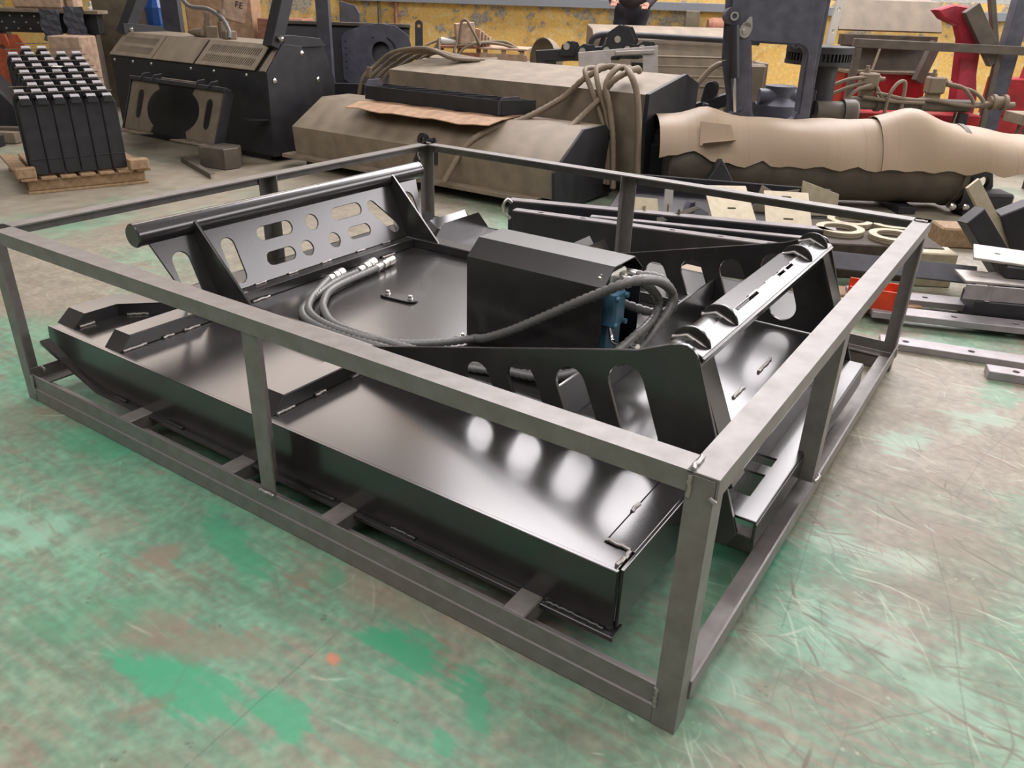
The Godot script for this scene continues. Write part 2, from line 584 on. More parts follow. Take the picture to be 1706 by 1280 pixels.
func floor_maps(x0: float, z0: float, size: float, S: int, near: bool) -> Array:
	var k := size / S
	var layers := []
	for q in [[0.55, 4, 11], [1.7, 4, 12], [7.0, 4, 13], [0.25, 3, 14], [26.0, 3, 15]]:
		var f := FastNoiseLite.new()
		f.noise_type = FastNoiseLite.TYPE_SIMPLEX_SMOOTH
		f.seed = q[2]
		f.frequency = q[0] * k
		f.fractal_octaves = q[1]
		f.offset = Vector3(x0 / k, z0 / k, 0)
		layers.append(f.get_image(S, S, false, false, false).get_data())
	var fs := FastNoiseLite.new()   # scraped streaks, drawn out along x
	fs.noise_type = FastNoiseLite.TYPE_SIMPLEX_SMOOTH
	fs.seed = 16
	fs.frequency = 30.0 * k
	fs.fractal_octaves = 4
	fs.offset = Vector3(x0 / k, z0 / k, 0)
	var si := fs.get_image(maxi(S / 12, 8), S, false, false, false)
	si.resize(S, S, Image.INTERPOLATE_CUBIC)
	var F := si.get_data()
	var A: PackedByteArray = layers[0]
	var B: PackedByteArray = layers[1]
	var C: PackedByteArray = layers[2]
	var D: PackedByteArray = layers[3]
	var E: PackedByteArray = layers[4]
	var pal := [Color(0.25, 0.6, 0.44), Color(0.6, 0.76, 0.67), Color(0.52, 0.45, 0.39), Color(0.8, 0.5, 0.38), Color(0.32, 0.42, 0.32), Color(0.74, 0.8, 0.74)]
	var px := PackedFloat32Array()
	px.resize(S * S * 3)
	var i := 0
	for y in S:
		var wz := z0 + (y + 0.5) * k
		for x in S:
			var wx := x0 + (x + 0.5) * k
			var a := A[i] / 255.0
			var b := B[i] / 255.0
			var c := C[i] / 255.0
			var g := clampf((a - 0.42) * 3.2 + (b - 0.5) * 1.4 + (c - 0.5) * 0.7 + (F[i] / 255.0 - 0.5) * 1.3 + 0.3 + clampf((wz + 0.6) * 0.45, -0.45, 0.5) - clampf((wx + 0.15) * 0.9, 0.0, 0.42) - clampf((-2.4 - wx) * 0.35, 0.0, 0.4), 0.0, 1.0)
			var w := clampf((D[i] / 255.0 - 0.5) * 2.0 + (b - 0.5) * 1.5 + (c - 0.5), 0.0, 0.6)
			var t := 0.9 + (c - 0.5) * 0.22 + (E[i] / 255.0 - 0.5) * 0.2
			var r := lerpf(0.62, 0.46, g)
			var gr := lerpf(0.585, 0.645, g)
			var bl := lerpf(0.51, 0.53, g)
			var br := clampf((b - 0.56) * 3.0 + (c - 0.5) * 1.0 + (F[i] / 255.0 - 0.5) * 1.6, 0.0, 0.6)
			r = lerpf(r, 0.55, br); gr = lerpf(gr, 0.48, br); bl = lerpf(bl, 0.41, br)
			r = lerpf(r, 0.66, w * 0.5); gr = lerpf(gr, 0.68, w * 0.5); bl = lerpf(bl, 0.6, w * 0.5)
			px[i * 3] = r * t; px[i * 3 + 1] = gr * t; px[i * 3 + 2] = bl * t
			i += 1
	if near:
		for q in BLOBS:
			var u := Vector2(q[2], q[3])
			var v := Vector2(q[4], q[5])
			if u.length() < 0.015: u = u.normalized() * 0.015
			if absf(u.cross(v)) < 0.15 * u.length() * u.length(): v = u.orthogonal() * 0.22 * (1.0 if u.orthogonal().dot(v) >= 0 else -1.0) + v * 0.5
			var det := u.cross(v)
			var reach := u.length() + v.length() + 0.05
			var col: Color = pal[int(q[6])]
			for y in range(maxi(0, int((q[1] - reach - z0) / k)), mini(S, int((q[1] + reach - z0) / k))):
				for x in range(maxi(0, int((q[0] - reach - x0) / k)), mini(S, int((q[0] + reach - x0) / k))):
					var j := y * S + x
					var d := Vector2(x0 + x * k - q[0], z0 + y * k - q[1])
					var m := Vector2(d.cross(v) / det, u.cross(d) / det)
					var s := 1.0 - m.length() + (C[j] / 255.0 - 0.5) * 1.2 + (B[j] / 255.0 - 0.5) * 0.9 + (F[j] / 255.0 - 0.5) * 1.1
					if s > 0:
						s = minf(1.0, s * (2.6 if q[6] < 0.5 else 1.6)) * q[7] * 0.85
						px[j * 3] = lerpf(px[j * 3], col.r, s); px[j * 3 + 1] = lerpf(px[j * 3 + 1], col.g, s); px[j * 3 + 2] = lerpf(px[j * 3 + 2], col.b, s)
	var hgt := PackedByteArray()
	hgt.resize(S * S)
	hgt.fill(200)
	if near:
		var g := RandomNumberGenerator.new()
		g.seed = 5
		# scuffs and gouges, most of them right of the crate where steel is dragged about
		for n in 1300:
			var right := n % 4 < 3
			var o := Vector2(g.randf_range(-0.1, 1.1), g.randf_range(-2.6, 0.3)) if right else Vector2(g.randf_range(-3.6, 0.4), g.randf_range(-0.9, 1.1))
			var dir0 := deg_to_rad(g.randfn(20.0 if right else 12.0, 30.0))
			var light := g.randf() < (0.3 if right else 0.55)
			for part in g.randi_range(1, 4):      # a scrape is a few near-parallel marks
				var p := o + Vector2(g.randfn(0, 0.02), g.randfn(0, 0.012))
				var dirn := dir0 + g.randfn(0, 0.08)
				var len := absf(g.randfn(0.0, 0.11)) + 0.02
				var st := g.randf_range(0.1, 0.42) * (1.0 if right else 0.45)
				var wd := g.randf_range(0.35, 0.8) if g.randf() < 0.85 else g.randf_range(0.9, 1.7)
				var bend := g.randfn(0, 0.6) if g.randf() < 0.25 else 0.0
				var steps := int(len / k)
				for e in steps:
					dirn += bend / steps + g.randfn(0, 0.03)
					p += Vector2.from_angle(dirn) * k
					stroke(px, hgt, S, (p.x - x0) / k, (p.y - z0) / k, wd, Color(0.76, 0.79, 0.71) if light else Color(0.42, 0.38, 0.32), st * 1.15 * sin(PI * (e + 1.0) / (steps + 1.0)))
		for n in 200:      # chips
			var right := n % 3 < 2
			var o := Vector2(g.randf_range(-0.1, 1.0), g.randf_range(-2.6, 0.2)) if right else Vector2(g.randf_range(-3.5, 0.2), g.randf_range(-0.8, 0.9))
			for e in g.randi_range(1, 5):
				stroke(px, hgt, S, (o.x - x0) / k + g.randfn(0, 2.5), (o.y - z0) / k + g.randfn(0, 2.5), g.randf_range(0.5, 1.6), Color(0.3, 0.29, 0.25) if n % 3 else Color(0.78, 0.8, 0.72), 0.4)
		for cr in CRACKS:
			for s in range(0, cr.size() - 2, 2):
				var p0 := Vector2(cr[s], cr[s + 1])
				var p1 := Vector2(cr[s + 2], cr[s + 3])
				var steps := int(p0.distance_to(p1) / k)
				for e in steps:
					var p := p0.lerp(p1, float(e) / steps) + Vector2(g.randfn(0, 0.25), g.randfn(0, 0.25)) * k
					stroke(px, hgt, S, (p.x - x0) / k, (p.y - z0) / k, 0.4, Color(0.24, 0.23, 0.2), 0.35)
	var rgb := PackedByteArray()
	rgb.resize(S * S * 3)
	for j in S * S * 3: rgb[j] = clampi(int(px[j] * 255.0), 0, 255)
	return [ImageTexture.create_from_image(Image.create_from_data(S, S, false, Image.FORMAT_RGB8, rgb)), ImageTexture.create_from_image(Image.create_from_data(S, S, false, Image.FORMAT_L8, hgt)),
		ramp_tex(Image.create_from_data(S, S, false, Image.FORMAT_L8, B), Color(0.7, 0.7, 0.7), Color(1, 1, 1))]


func stroke(px: PackedFloat32Array, hgt: PackedByteArray, S: int, fx: float, fy: float, wd: float, col: Color, st: float):
	var r := int(ceil(wd))
	for yy in range(int(fy) - r, int(fy) + r + 1):
		for xx in range(int(fx) - r, int(fx) + r + 1):
			if xx < 0 or yy < 0 or xx >= S or yy >= S: continue
			var s := clampf(wd + 0.5 - Vector2(xx + 0.5 - fx, yy + 0.5 - fy).length(), 0.0, 1.0) * st
			if s <= 0: continue
			var j := yy * S + xx
			px[j * 3] = lerpf(px[j * 3], col.r, s); px[j * 3 + 1] = lerpf(px[j * 3 + 1], col.g, s); px[j * 3 + 2] = lerpf(px[j * 3 + 2], col.b, s)
			hgt[j] = int(lerpf(hgt[j], 120.0, s * 0.6))


func floor_mat(called: String, maps: Array, near: bool) -> StandardMaterial3D:
	var m := StandardMaterial3D.new()
	m.resource_name = called
	m.albedo_texture = maps[0]
	m.roughness = FLOOR_ROUGH
	m.roughness_texture = maps[2]
	if near:
		m.heightmap_enabled = true
		m.heightmap_texture = maps[1]
		m.heightmap_scale = 0.12
	return m


const FLOOR_ROUGH := 0.6
const NEAR_S := 2048


func build_hall():
	# floor: the near field carries the finer map; both come out of the same noise, so they meet without a seam
	var nx0 := -4.2; var nz0 := -4.2; var ns := 5.6
	var fx0 := -16.0; var fz0 := -18.0; var fs := 30.0
	var m := ArrayMesh.new()
	for part in 2:
		var mb := MB.new()
		var rects := [[nx0, nz0, nx0 + ns, nz0 + ns]] if part == 0 else [[fx0, fz0, fx0 + fs, nz0], [fx0, nz0 + ns, fx0 + fs, fz0 + fs], [fx0, nz0, nx0, nz0 + ns], [nx0 + ns, nz0, fx0 + fs, nz0 + ns]]
		var o := Vector2(nx0, nz0) if part == 0 else Vector2(fx0, fz0)
		var s := ns if part == 0 else fs
		for r in rects:
			mb.quad(Vector3(r[0], 0, r[1]), Vector3(r[2], 0, r[1]), Vector3(r[2], 0, r[3]), Vector3(r[0], 0, r[3]), Vector3.UP)
		for q in mb.v: mb.uv.append((Vector2(q.x, q.z) - o) / s)
		if part == 1:
			var d := MB.new()
			d.box(T(Vector3(fx0 + fs / 2, -0.16, fz0 + fs / 2)), Vector3(fs, 0.3, fs), 0.01)
			mb.v.append_array(d.v); mb.n.append_array(d.n)
			for q in d.v: mb.uv.append(Vector2(0.5, 0.5))
		var a := []
		a.resize(Mesh.ARRAY_MAX)
		a[Mesh.ARRAY_VERTEX] = mb.v; a[Mesh.ARRAY_NORMAL] = mb.n; a[Mesh.ARRAY_TEX_UV] = mb.uv
		m.add_surface_from_arrays(Mesh.PRIMITIVE_TRIANGLES, a)
	m.surface_set_material(0, floor_mat("floor_near", floor_maps(nx0, nz0, ns, NEAR_S, true), true))
	m.surface_set_material(1, floor_mat("floor_far", floor_maps(fx0, fz0, fs, 512, false), false))
	var fl := MeshInstance3D.new()
	fl.name = "floor"
	fl.mesh = m
	fl.set_meta("kind", "structure")
	add_child(fl)

	# walls and roof, in the yard's frame
	var W := 10.5; var H := 7.0; var F := 11.5; var BK := 5.5
	var back := MB.new()
	back.plate(T(Vector3(0, 0, -F - 0.3)), rect(-W, 0, W, H), 0.3, [rect(-1.0, 4.3, 9.0, 6.5), rect(-8.0, 3.8, -2.0, 6.2)], 0.0)
	for q in back.v: back.uv.append(Vector2((q.x + W) / 5.0, q.y / 5.0))
	var wm := StandardMaterial3D.new()
	wm.resource_name = "yellow_wall"
	wm.albedo_texture = wall_map()
	wm.roughness = 0.75
	struct("wall_back", back, wm, BG)
	for s in [-1, 1]:
		var side := MB.new()
		var open_ := [rect(0.5, 2.5, 9.5, 5.5)] if s > 0 else []   # local x runs away from the camera
		side.plate(T(Vector3(s * (W + 0.15) - 0.15, 0, 0), Vector3.FORWARD, Vector3.UP), rect(-BK - 0.3, 0, F + 0.3, H), 0.3, open_, 0.0)
		struct("wall_left" if s < 0 else "wall_right", side, M.hall_grey, BG)
	var front := MB.new()
	front.box(T(Vector3(0, H / 2, BK + 0.15)), Vector3(W * 2, H, 0.3))
	struct("wall_front", front, M.hall_grey, BG)
	var roof := MB.new()
	var holes := []
	for w in WINDOWS:
		if w.n.y < 0: holes.append(rect(w.at.x - w.size.x / 2, -w.at.z - w.size.y / 2, w.at.x + w.size.x / 2, -w.at.z + w.size.y / 2))
	roof.plate(T(Vector3(0, H, 0), Vector3.RIGHT, Vector3.FORWARD), rect(-W - 0.3, -BK - 0.3, W + 0.3, F + 0.3), 0.2, holes, 0.0)
	struct("ceiling", roof, M.hall_roof, BG)
	var k := 0
	for w in WINDOWS:
		k += 1
		var fr := MB.new()
		var nx := int(w.size.x / 1.1)
		var up := absf(w.n.y) > 0.5
		var base := T(w.at, Vector3.FORWARD if absf(w.n.x) > 0.5 else Vector3.RIGHT, Vector3.FORWARD if up else Vector3.UP)
		for i in nx + 1:
			fr.box(base * T(Vector3((float(i) / nx - 0.5) * w.size.x, 0, 0)), Vector3(0.05, w.size.y, 0.08))
		for i in 3:
			fr.box(base * T(Vector3(0, (i / 2.0 - 0.5) * w.size.y, 0)), Vector3(w.size.x, 0.05, 0.08))
		var win := struct("window_%d" % k, fr, M.frame_grey, BG)
		var pm := MB.new()
		pm.box(T(), Vector3(w.size.x / nx - 0.05, w.size.y / 2 - 0.05, 0.02))
		var shared := pm.mesh()
		shared.surface_set_material(0, M.lit_pane)
		for i in nx:
			for j in 2:
				var p := MeshInstance3D.new()
				p.mesh = shared
				p.name = "window_pane_%03d" % (i * 2 + j)
				win.add_child(p)
				p.transform = base * T(Vector3(((i + 0.5) / nx - 0.5) * w.size.x, (j - 0.5) * w.size.y / 2, -0.02))
	# steel rail that runs along the back wall
	var rail := MB.new()
	rail.box(T(Vector3(2.4, 1.2, -F + 0.06)), Vector3(9.6, 0.1, 0.1))
	struct("trim_1", rail, M.frame_grey, BG)


func wall_map() -> ImageTexture:
	var S := 1024
	var k := 5.0 / S
	var L := []
	for q in [[1.6, 5, 31], [5.5, 4, 32], [18.0, 3, 33]]:
		var f := FastNoiseLite.new()
		f.noise_type = FastNoiseLite.TYPE_SIMPLEX_SMOOTH
		f.seed = q[2]
		f.frequency = q[0] * k
		f.fractal_octaves = q[1]
		L.append(f.get_image(S, S).get_data())
	var out := PackedByteArray()
	out.resize(S * S * 3)
	for y in S:
		var h := y * k
		for x in S:
			var i := y * S + x
			var a: float = L[0][i] / 255.0
			var b: float = L[1][i] / 255.0
			var c: float = L[2][i] / 255.0
			var c0 := Color(0.86, 0.71, 0.4).lerp(Color(0.8, 0.63, 0.33), clampf((a - 0.4) * 2.0, 0, 1))
			c0 = c0.lerp(Color(0.84, 0.77, 0.56), clampf((0.45 - b) * 3.0, 0, 0.7))
			var peel := clampf(((b - 0.5) * 2.0 + (a - 0.5) * 1.5 + (c - 0.5) * 0.8 - 0.42 + clampf((h - 0.85) * 0.9, -0.4, 0.3)) * 6.0, 0, 1) if h < 1.35 else 0.0
			c0 = c0.lerp(Color(0.68, 0.66, 0.62).lerp(Color(0.5, 0.5, 0.48), clampf((c - 0.4) * 3.0, 0, 1)), peel * 0.9)
			if h > 1.35: c0 = Color(0.7, 0.7, 0.68)
			c0 = c0 * (0.92 + 0.14 * c)
			out[i * 3] = c0.r8; out[i * 3 + 1] = c0.g8; out[i * 3 + 2] = c0.b8
	return ImageTexture.create_from_image(Image.create_from_data(S, S, false, Image.FORMAT_RGB8, out))


# ---------- the welded angle-iron crate
const CA := 2.407
const CB := 2.159
const CH := 0.6


func angle_bar(mb: MB, a: Vector3, b: Vector3, leg1: Vector3, leg2: Vector3, w := 0.052, t := 0.005, h := -1.0):
	# angle iron whose outer corner runs from a to b; legs point along leg1 and leg2
	var d := b - a
	var hh := w if h < 0 else h
	var xf := Transform3D(Basis(leg1.normalized(), leg2.normalized(), d.normalized()), a)
	mb.plate(xf, P2([0, 0, w, 0, w, t, t + 0.002, t, t, t + 0.002, t, hh, 0, hh]), d.length(), [], 0.0009)


func build_cage():
	var c := thing("transport_crate", "grey welded angle-iron shipping crate standing open around the black brush cutter", "crate")
	var st: Material = M.crate_steel
	var X := Vector3.RIGHT; var Y := Vector3.UP; var Z := Vector3.BACK
	var q: MB
	# top rails: one flange on top pointing in, one hanging down outside
	for r in [[Vector3(-CA, CH, 0), Vector3(-0.046, CH, 0), -Z], [Vector3(0, CH, 0), Vector3(0, CH, -CB), -X], [Vector3(0, CH, -CB), Vector3(-CA, CH, -CB), Z], [Vector3(-CA, CH, -CB), Vector3(-CA, CH, 0), X]]:
		q = MB.new()
		angle_bar(q, r[0], r[1], r[2], -Y, 0.058, 0.005, 0.042)
		obj("top_rail", q, st, c)
	# bottom rails: flange at the bottom pointing in
	for r in [[Vector3(-CA + 0.005, 0.05, -0.006), Vector3(-0.052, 0.05, -0.006), -Z], [Vector3(-0.001, 0.055, -0.05), Vector3(-0.001, 0.055, -CB + 0.006), -X], [Vector3(0, 0.055, -CB + 0.006), Vector3(-CA, 0.055, -CB + 0.006), Z], [Vector3(-CA + 0.006, 0.055, -CB), Vector3(-CA + 0.006, 0.055, -0.01), X]]:
		q = MB.new()
		angle_bar(q, r[0], r[1], r[2], Y, 0.055, 0.005, 0.048)
		obj("bottom_rail", q, st, c)
	# corner posts
	for r in [[Vector3(-0.0055, 0, 0), -X, -Z, CH - 0.006], [Vector3(-CA, 0, 0), X, -Z, CH - 0.006], [Vector3(-0.0055, 0, -CB + 0.0055), -X, Z, CH - 0.006], [Vector3(-CA + 0.0055, 0, -CB + 0.0055), X, Z, CH - 0.006]]:
		q = MB.new()
		angle_bar(q, r[0], r[0] + Y * r[3], r[1], r[2], 0.05, 0.005)
		obj("corner_post", q, st, c)
	# posts half way along each side
	for r in [[Vector3(-1.205, 0.098, -0.007), X, -Z], [Vector3(-0.007, 0.103, -0.922), -X, -Z], [Vector3(-1.25, 0.1, -CB + 0.007), X, Z], [Vector3(-CA + 0.007, 0.1, -1.12), X, Z]]:
		q = MB.new()
		angle_bar(q, r[0], Vector3(r[0].x, CH - 0.006, r[0].z), r[1], r[2], 0.054, 0.005)
		obj("side_post", q, st, c)
	# base beams on the floor, and cross beams on top of them that carry the machine
	for z in [-0.027, -0.67, -1.43, -2.13]:
		q = MB.new()
		q.box(T(Vector3(-CA / 2 - 0.012, 0.025, z)), Vector3(CA - 0.085, 0.05, 0.05), 0.003)
		obj("base_beam", q, st, c)
	for x in [-1.84, -1.36, -0.966, -0.4]:
		q = MB.new()
		q.box(T(Vector3(x, 0.074, -CB / 2)), Vector3(0.058, 0.047, CB - 0.03), 0.003)
		obj("cross_beam", q, st, c)
	# welds
	var k := 0
	for w in [[Vector3(-0.05, 0.55, 0.001), Vector3(-0.05, 0.592, 0.001)], [Vector3(-0.05, 0.602, -0.002), Vector3(-0.05, 0.602, -0.05)], [Vector3(-0.012, 0.562, 0.002), Vector3(-0.004, 0.556, 0.002)], [Vector3(-0.053, 0.05, 0.0), Vector3(-0.053, 0.1, 0.0)], [Vector3(-2.355, 0.03, -0.002), Vector3(-2.355, 0.1, -0.002)], [Vector3(-2.35, 0.105, -0.045), Vector3(-2.38, 0.105, -0.05)], [Vector3(-CA + 0.03, 0.602, -CB + 0.03), Vector3(-CA + 0.06, 0.602, -CB + 0.035)], [Vector3(-0.05, 0.602, -CB + 0.06), Vector3(-0.01, 0.602, -CB + 0.06)], [Vector3(-1.205, 0.102, 0.0), Vector3(-1.15, 0.102, 0.0)], [Vector3(-0.001, 0.102, -0.93), Vector3(-0.001, 0.102, -0.98)], [Vector3(0.0, 0.1, -CB + 0.05), Vector3(0.0, 0.06, -CB + 0.05)]]:
		k += 1
		q = MB.new()
		q.bead(w[0], w[1], 0.005, k)
		obj("weld_bead", q, M.weld, c)


# ---------- the brush cutter in the crate
const DY := 0.25


func build_cutter():
	var c := thing("brush_cutter", "black skid-steer rotary brush cutter lying inside the grey steel crate", "brush cutter")
	var bk: Material = M.black_paint
	var q: MB
	var flatxz := func(y: float) -> Transform3D: return T(Vector3(0, y, 0), Vector3.RIGHT, Vector3.FORWARD)   # local x, y = world x, -z; thickness up
	# deck and its skirts
	q = MB.new()
	q.plate(flatxz.call(DY - 0.01), P2([-2.34, 0.1, -0.206, 0.1, -0.206, 0.165, -0.27, 0.165, -0.274, 0.5, -0.212, 0.5, -0.212, 1.66, -0.206, 1.66, -0.206, 2.06, -2.34, 2.06]), 0.01)
	obj("deck", q, bk, c)
	q = MB.new()
	q.plate(flatxz.call(DY - 0.008), P2([-0.2, 0.17, -0.268, 0.17, -0.272, 0.5, -0.2, 0.5]), 0.0105)
	obj("deck_flange", q, bk, c)
	for s in 2:
		q = MB.new()
		q.plate(T(Vector3(0, 0, -0.1 if s == 0 else -2.07)), P2([-2.352, 0.252, -0.2, 0.252, -0.2, 0.093, -2.09, 0.09, -2.36, 0.205]), 0.01)
		obj("side_skirt", q, bk, c)
		q = MB.new()
		q.plate(T(Vector3(0, 0, -0.125 if s == 0 else -2.09)), P2([-2.405, 0.187, -2.4, 0.172, -2.1, 0.078, -0.19, 0.078, -0.19, 0.092, -2.095, 0.091]), 0.05)
		obj("skid_shoe", q, bk, c)
	for z in [[-0.102, -0.5], [-1.66, -2.06]]:
		q = MB.new()
		q.plate(T(Vector3(-0.2, 0, 0), Vector3.FORWARD, Vector3.UP), rect(-z[0], 0.1, -z[1], 0.252), 0.008)
		obj("end_plate", q, bk, c)
	q = MB.new()
	q.plate(T(Vector3(-2.335, 0, 0), Vector3.FORWARD, Vector3.UP), rect(0.11, 0.205, 2.06, 0.25), 0.008)
	obj("front_lip", q, bk, c)
	# two long beams and the cross beam they meet, 40 mm proud of the deck
	for z in [-0.58, -1.655]:
		q = MB.new()
		q.box(T(Vector3(-1.3, DY + 0.02, z + 0.0375)), Vector3(1.58, 0.04, 0.075), 0.003)
		obj("long_beam", q, bk, c)
	q = MB.new()
	q.box(T(Vector3(-2.055, DY + 0.02, -1.08)), Vector3(0.095, 0.04, 1.0), 0.003)
	obj("cross_beam", q, bk, c)
	# stiffening ribs: folded caps with sloped ends
	for r in [[-1.965, -2.05, -0.108, -0.46], [-1.265, -1.34, -0.118, -0.5], [-1.965, -2.05, -2.05, -1.7], [-1.265, -1.34, -2.05, -1.66]]:
		q = MB.new()
		var sg: float = signf(r[3] - r[2])
		var l: float = absf(r[3] - r[2])
		q.plate(T(Vector3(r[1], DY, r[2]), Vector3(0, 0, sg), Vector3.UP), P2([0, 0, l, 0, l - 0.06, 0.048, 0.045, 0.048]), (r[0] - r[1]) * -sg, [], 0.003)
		obj("deck_rib", q, bk, c)
	for s in 2:
		# the bent rib at the leading corner: a run along the deck, then a slant inwards
		q = MB.new()
		var fz := func(z: float) -> float: return z if s == 0 else -2.16 - z
		var b := [Vector3(-2.36, DY, fz.call(-0.128)), Vector3(-2.262, DY, fz.call(-0.128)), Vector3(-2.262, DY, fz.call(-0.292)), Vector3(-2.1, DY, fz.call(-0.455)), Vector3(-2.16, DY, fz.call(-0.515)), Vector3(-2.36, DY, fz.call(-0.325))]
		var t := [Vector3(-2.345, 0.297, fz.call(-0.17)), Vector3(-2.25, 0.297, fz.call(-0.17)), Vector3(-2.25, 0.297, fz.call(-0.286)), Vector3(-2.125, 0.297, fz.call(-0.41)), Vector3(-2.185, 0.297, fz.call(-0.47)), Vector3(-2.345, 0.297, fz.call(-0.322))]
		for i in 6:
			var j := (i + 1) % 6
			var mid: Vector3 = (b[i] + b[j]) * 0.5 - Vector3(-2.25, DY, fz.call(-0.3))
			q.flat([b[i], b[j], t[j], t[i]], Vector3(mid.x, 0.3, mid.z))
		q.flat([t[0], t[1], t[2], t[5]], Vector3.UP)
		q.flat([t[2], t[3], t[4], t[5]], Vector3.UP)
		obj("bent_rib", q, bk, c)
	# push bar: tube, gussets, perforated plate
	q = MB.new()
	q.tube(P3([[-2.175, 0.538, -0.352], [-2.175, 0.538, -1.808]]), 0.0395, 32)
	var bar := obj("push_bar", q, bk, c)
	for s in 2:
		q = MB.new()
		var ez := -0.352 if s == 0 else -1.808
		q.lathe(T(Vector3(-2.175, 0.538, ez), Vector3.RIGHT, Vector3(0, 0, 1 if s == 0 else -1)), P2([0.041, -0.004, 0.041, 0.004, 0.037, 0.008, 0, 0.008]), 24)
		obj("end_cap", q, bk, bar)
	for z in [-0.568, -1.602]:
		q = MB.new()
		q.plate(T(Vector3(0, 0, z)), P2([-1.874, 0.288, -1.9, 0.288, -2.1, 0.288, -2.185, 0.5, -2.142, 0.556, -2.13, 0.55]), 0.01)
		obj("gusset", q, bk, c)
	# perforated plate: local x along -z, local y up the slope
	q = MB.new()
	var foot := Vector3(-2.062, 0.288, 0)
	var slope := Vector3(-2.165 + 2.062, 0.515 - 0.288, 0)
	var hl := slope.length()
	var pz := func(px: float, py: float) -> Vector2: return Vector2(px, py * hl)
	var holes := []
	for h in PERF: holes.append(oval(Vector2(h[0], h[1] * hl), Vector2(h[2], h[3] * hl), h[4]))
	q.plate(T(foot, Vector3.FORWARD, slope), PackedVector2Array([pz.call(0.55, 0.0), pz.call(1.61, 0.0), pz.call(1.72, 0.1), pz.call(1.775, 0.95), pz.call(1.775, 1.0), pz.call(0.385, 1.0), pz.call(0.385, 0.95), pz.call(0.44, 0.1)]), 0.008, holes)
	obj("perforated_plate", q, bk, c)
	# lift arms with slots
	var arm := P2([-1.47, 0.276, -0.386, 0.556, -0.305, 0.592, -0.285, 0.599, -0.265, 0.6, -0.25, 0.594, -0.24, 0.583, -0.232, 0.568, -0.118, 0.264, -0.079, 0.157, -0.1, 0.11, -0.198, 0.11, -0.198, 0.254, -1.47, 0.254])
	var slots := [oval(Vector2(-0.853, 0.353), Vector2(-0.837, 0.318), 0.04), oval(Vector2(-0.71, 0.388), Vector2(-0.678, 0.318), 0.042), oval(Vector2(-0.56, 0.418), Vector2(-0.517, 0.318), 0.043), oval(Vector2(-0.407, 0.464), Vector2(-0.353, 0.325), 0.048)]
	for z in [-0.505, -1.667]:
		q = MB.new()
		q.plate(T(Vector3(0, 0, z)), arm, 0.012, slots)
		obj("lift_arm", q, bk, c)
	# coupler: pipe, ridge plate, half discs, side strips, face plate, toothed ledge
	for z in [[-0.507, -0.75], [-1.415, -1.654]]:
		q = MB.new()
		q.tube(P3([[-0.29, 0.548, z[0]], [-0.29, 0.548, z[1]]]), 0.047, 32, [], false)
		obj("coupler_pipe", q, bk, c)
	q = MB.new()
	q.plate(T(Vector3(-0.273, 0.5885, -1.654), Vector3.BACK, Vector3(0.042, -0.018, 0)), rect(0, 0, 1.148, 0.045), 0.006, [rect(0.35, 0.004, 0.41, 0.012), rect(0.43, 0.004, 0.49, 0.012), rect(0.67, 0.004, 0.84, 0.012)], 0.001)
	var ridge := obj("coupler_ridge", q, bk, c)
	q = MB.new()
	q.plate(T(Vector3(0, 0, -1.412)), bent(P2([-0.34, 0.535, -0.333, 0.586, -0.274, 0.589]), -0.006), 0.66, [], 0.001)
	obj("coupler_back", q, bk, ridge)
	q = MB.new()
	q.plate(T(Vector3(0, 0, -1.654)), P2([-0.224, 0.571, -0.232, 0.575, -0.25, 0.535, -0.242, 0.531]), 1.148, [], 0.001)
	obj("coupler_lip", q, bk, ridge)
	for z in [-0.6, -0.93, -1.07, -1.19, -1.3]:
		q = MB.new()
		q.bead(Vector3(-0.272, 0.59, z), Vector3(-0.272, 0.59, z - 0.07), 0.004, int(z * 100))
		obj("weld_bead", q, M.weld, ridge)
	for z in [-0.565, -0.748, -1.42, -1.603]:
		q = MB.new()
		var d := PackedVector2Array()
		for i in 25:
			d.append(Vector2(-0.281, 0.572) + Vector2.from_angle(-0.15 * PI + 1.35 * PI * i / 24.0) * 0.05)
		q.plate(T(Vector3(0, 0, z)), d, 0.008)
		var disc := obj("half_disc", q, bk, c)
		for sd in 2:
			q = MB.new()
			q.tube(P3([[-0.325, 0.585, z + (0.011 if sd == 0 else -0.003)], [-0.29, 0.598, z + (0.011 if sd == 0 else -0.003)], [-0.255, 0.584, z + (0.011 if sd == 0 else -0.003)], [-0.236, 0.572, z + (0.011 if sd == 0 else -0.003)]]), 0.006, 6)
			obj("weld_bead", q, M.weld, disc)
	for s in 2:
		q = MB.new()
		var z0 := -0.508 if s == 0 else -1.655
		var dz := -0.085 if s == 0 else 0.085
		q.plate(T(Vector3(-0.24, 0.548, minf(z0, z0 + dz)), Vector3(0, 0, 1), Vector3(0.122, -0.284, 0)), rect(0, 0, absf(dz), 0.31), 0.008)
		obj("side_strip", q, bk, c)
	q = MB.new()
	q.plate(T(Vector3(-0.128, 0, 0), Vector3.FORWARD, Vector3.UP), rect(0.52, 0.12, 1.652, 0.268), 0.008)
	obj("face_plate", q, bk, c)
	q = MB.new()
	var teeth := PackedVector2Array([Vector2(-0.045, 0.52), Vector2(-0.045, 1.652)])
	for e in [[1.652, 1.54], [1.42, 1.37], [1.32, 0.84], [0.79, 0.74], [0.62, 0.52]]:
		teeth.append_array([Vector2(-0.095, e[0]), Vector2(-0.121, e[0]), Vector2(-0.121, e[1]), Vector2(-0.095, e[1])])
	q.plate(flatxz.call(0.182), teeth, 0.008)
	obj("toothed_ledge", q, bk, c)
	q = MB.new()
	q.plate(T(Vector3(-0.05, 0, 0), Vector3.FORWARD, Vector3.UP), rect(0.52, 0.11, 1.652, 0.182), 0.008)
	obj("ledge_lip", q, bk, c)
	q = MB.new()
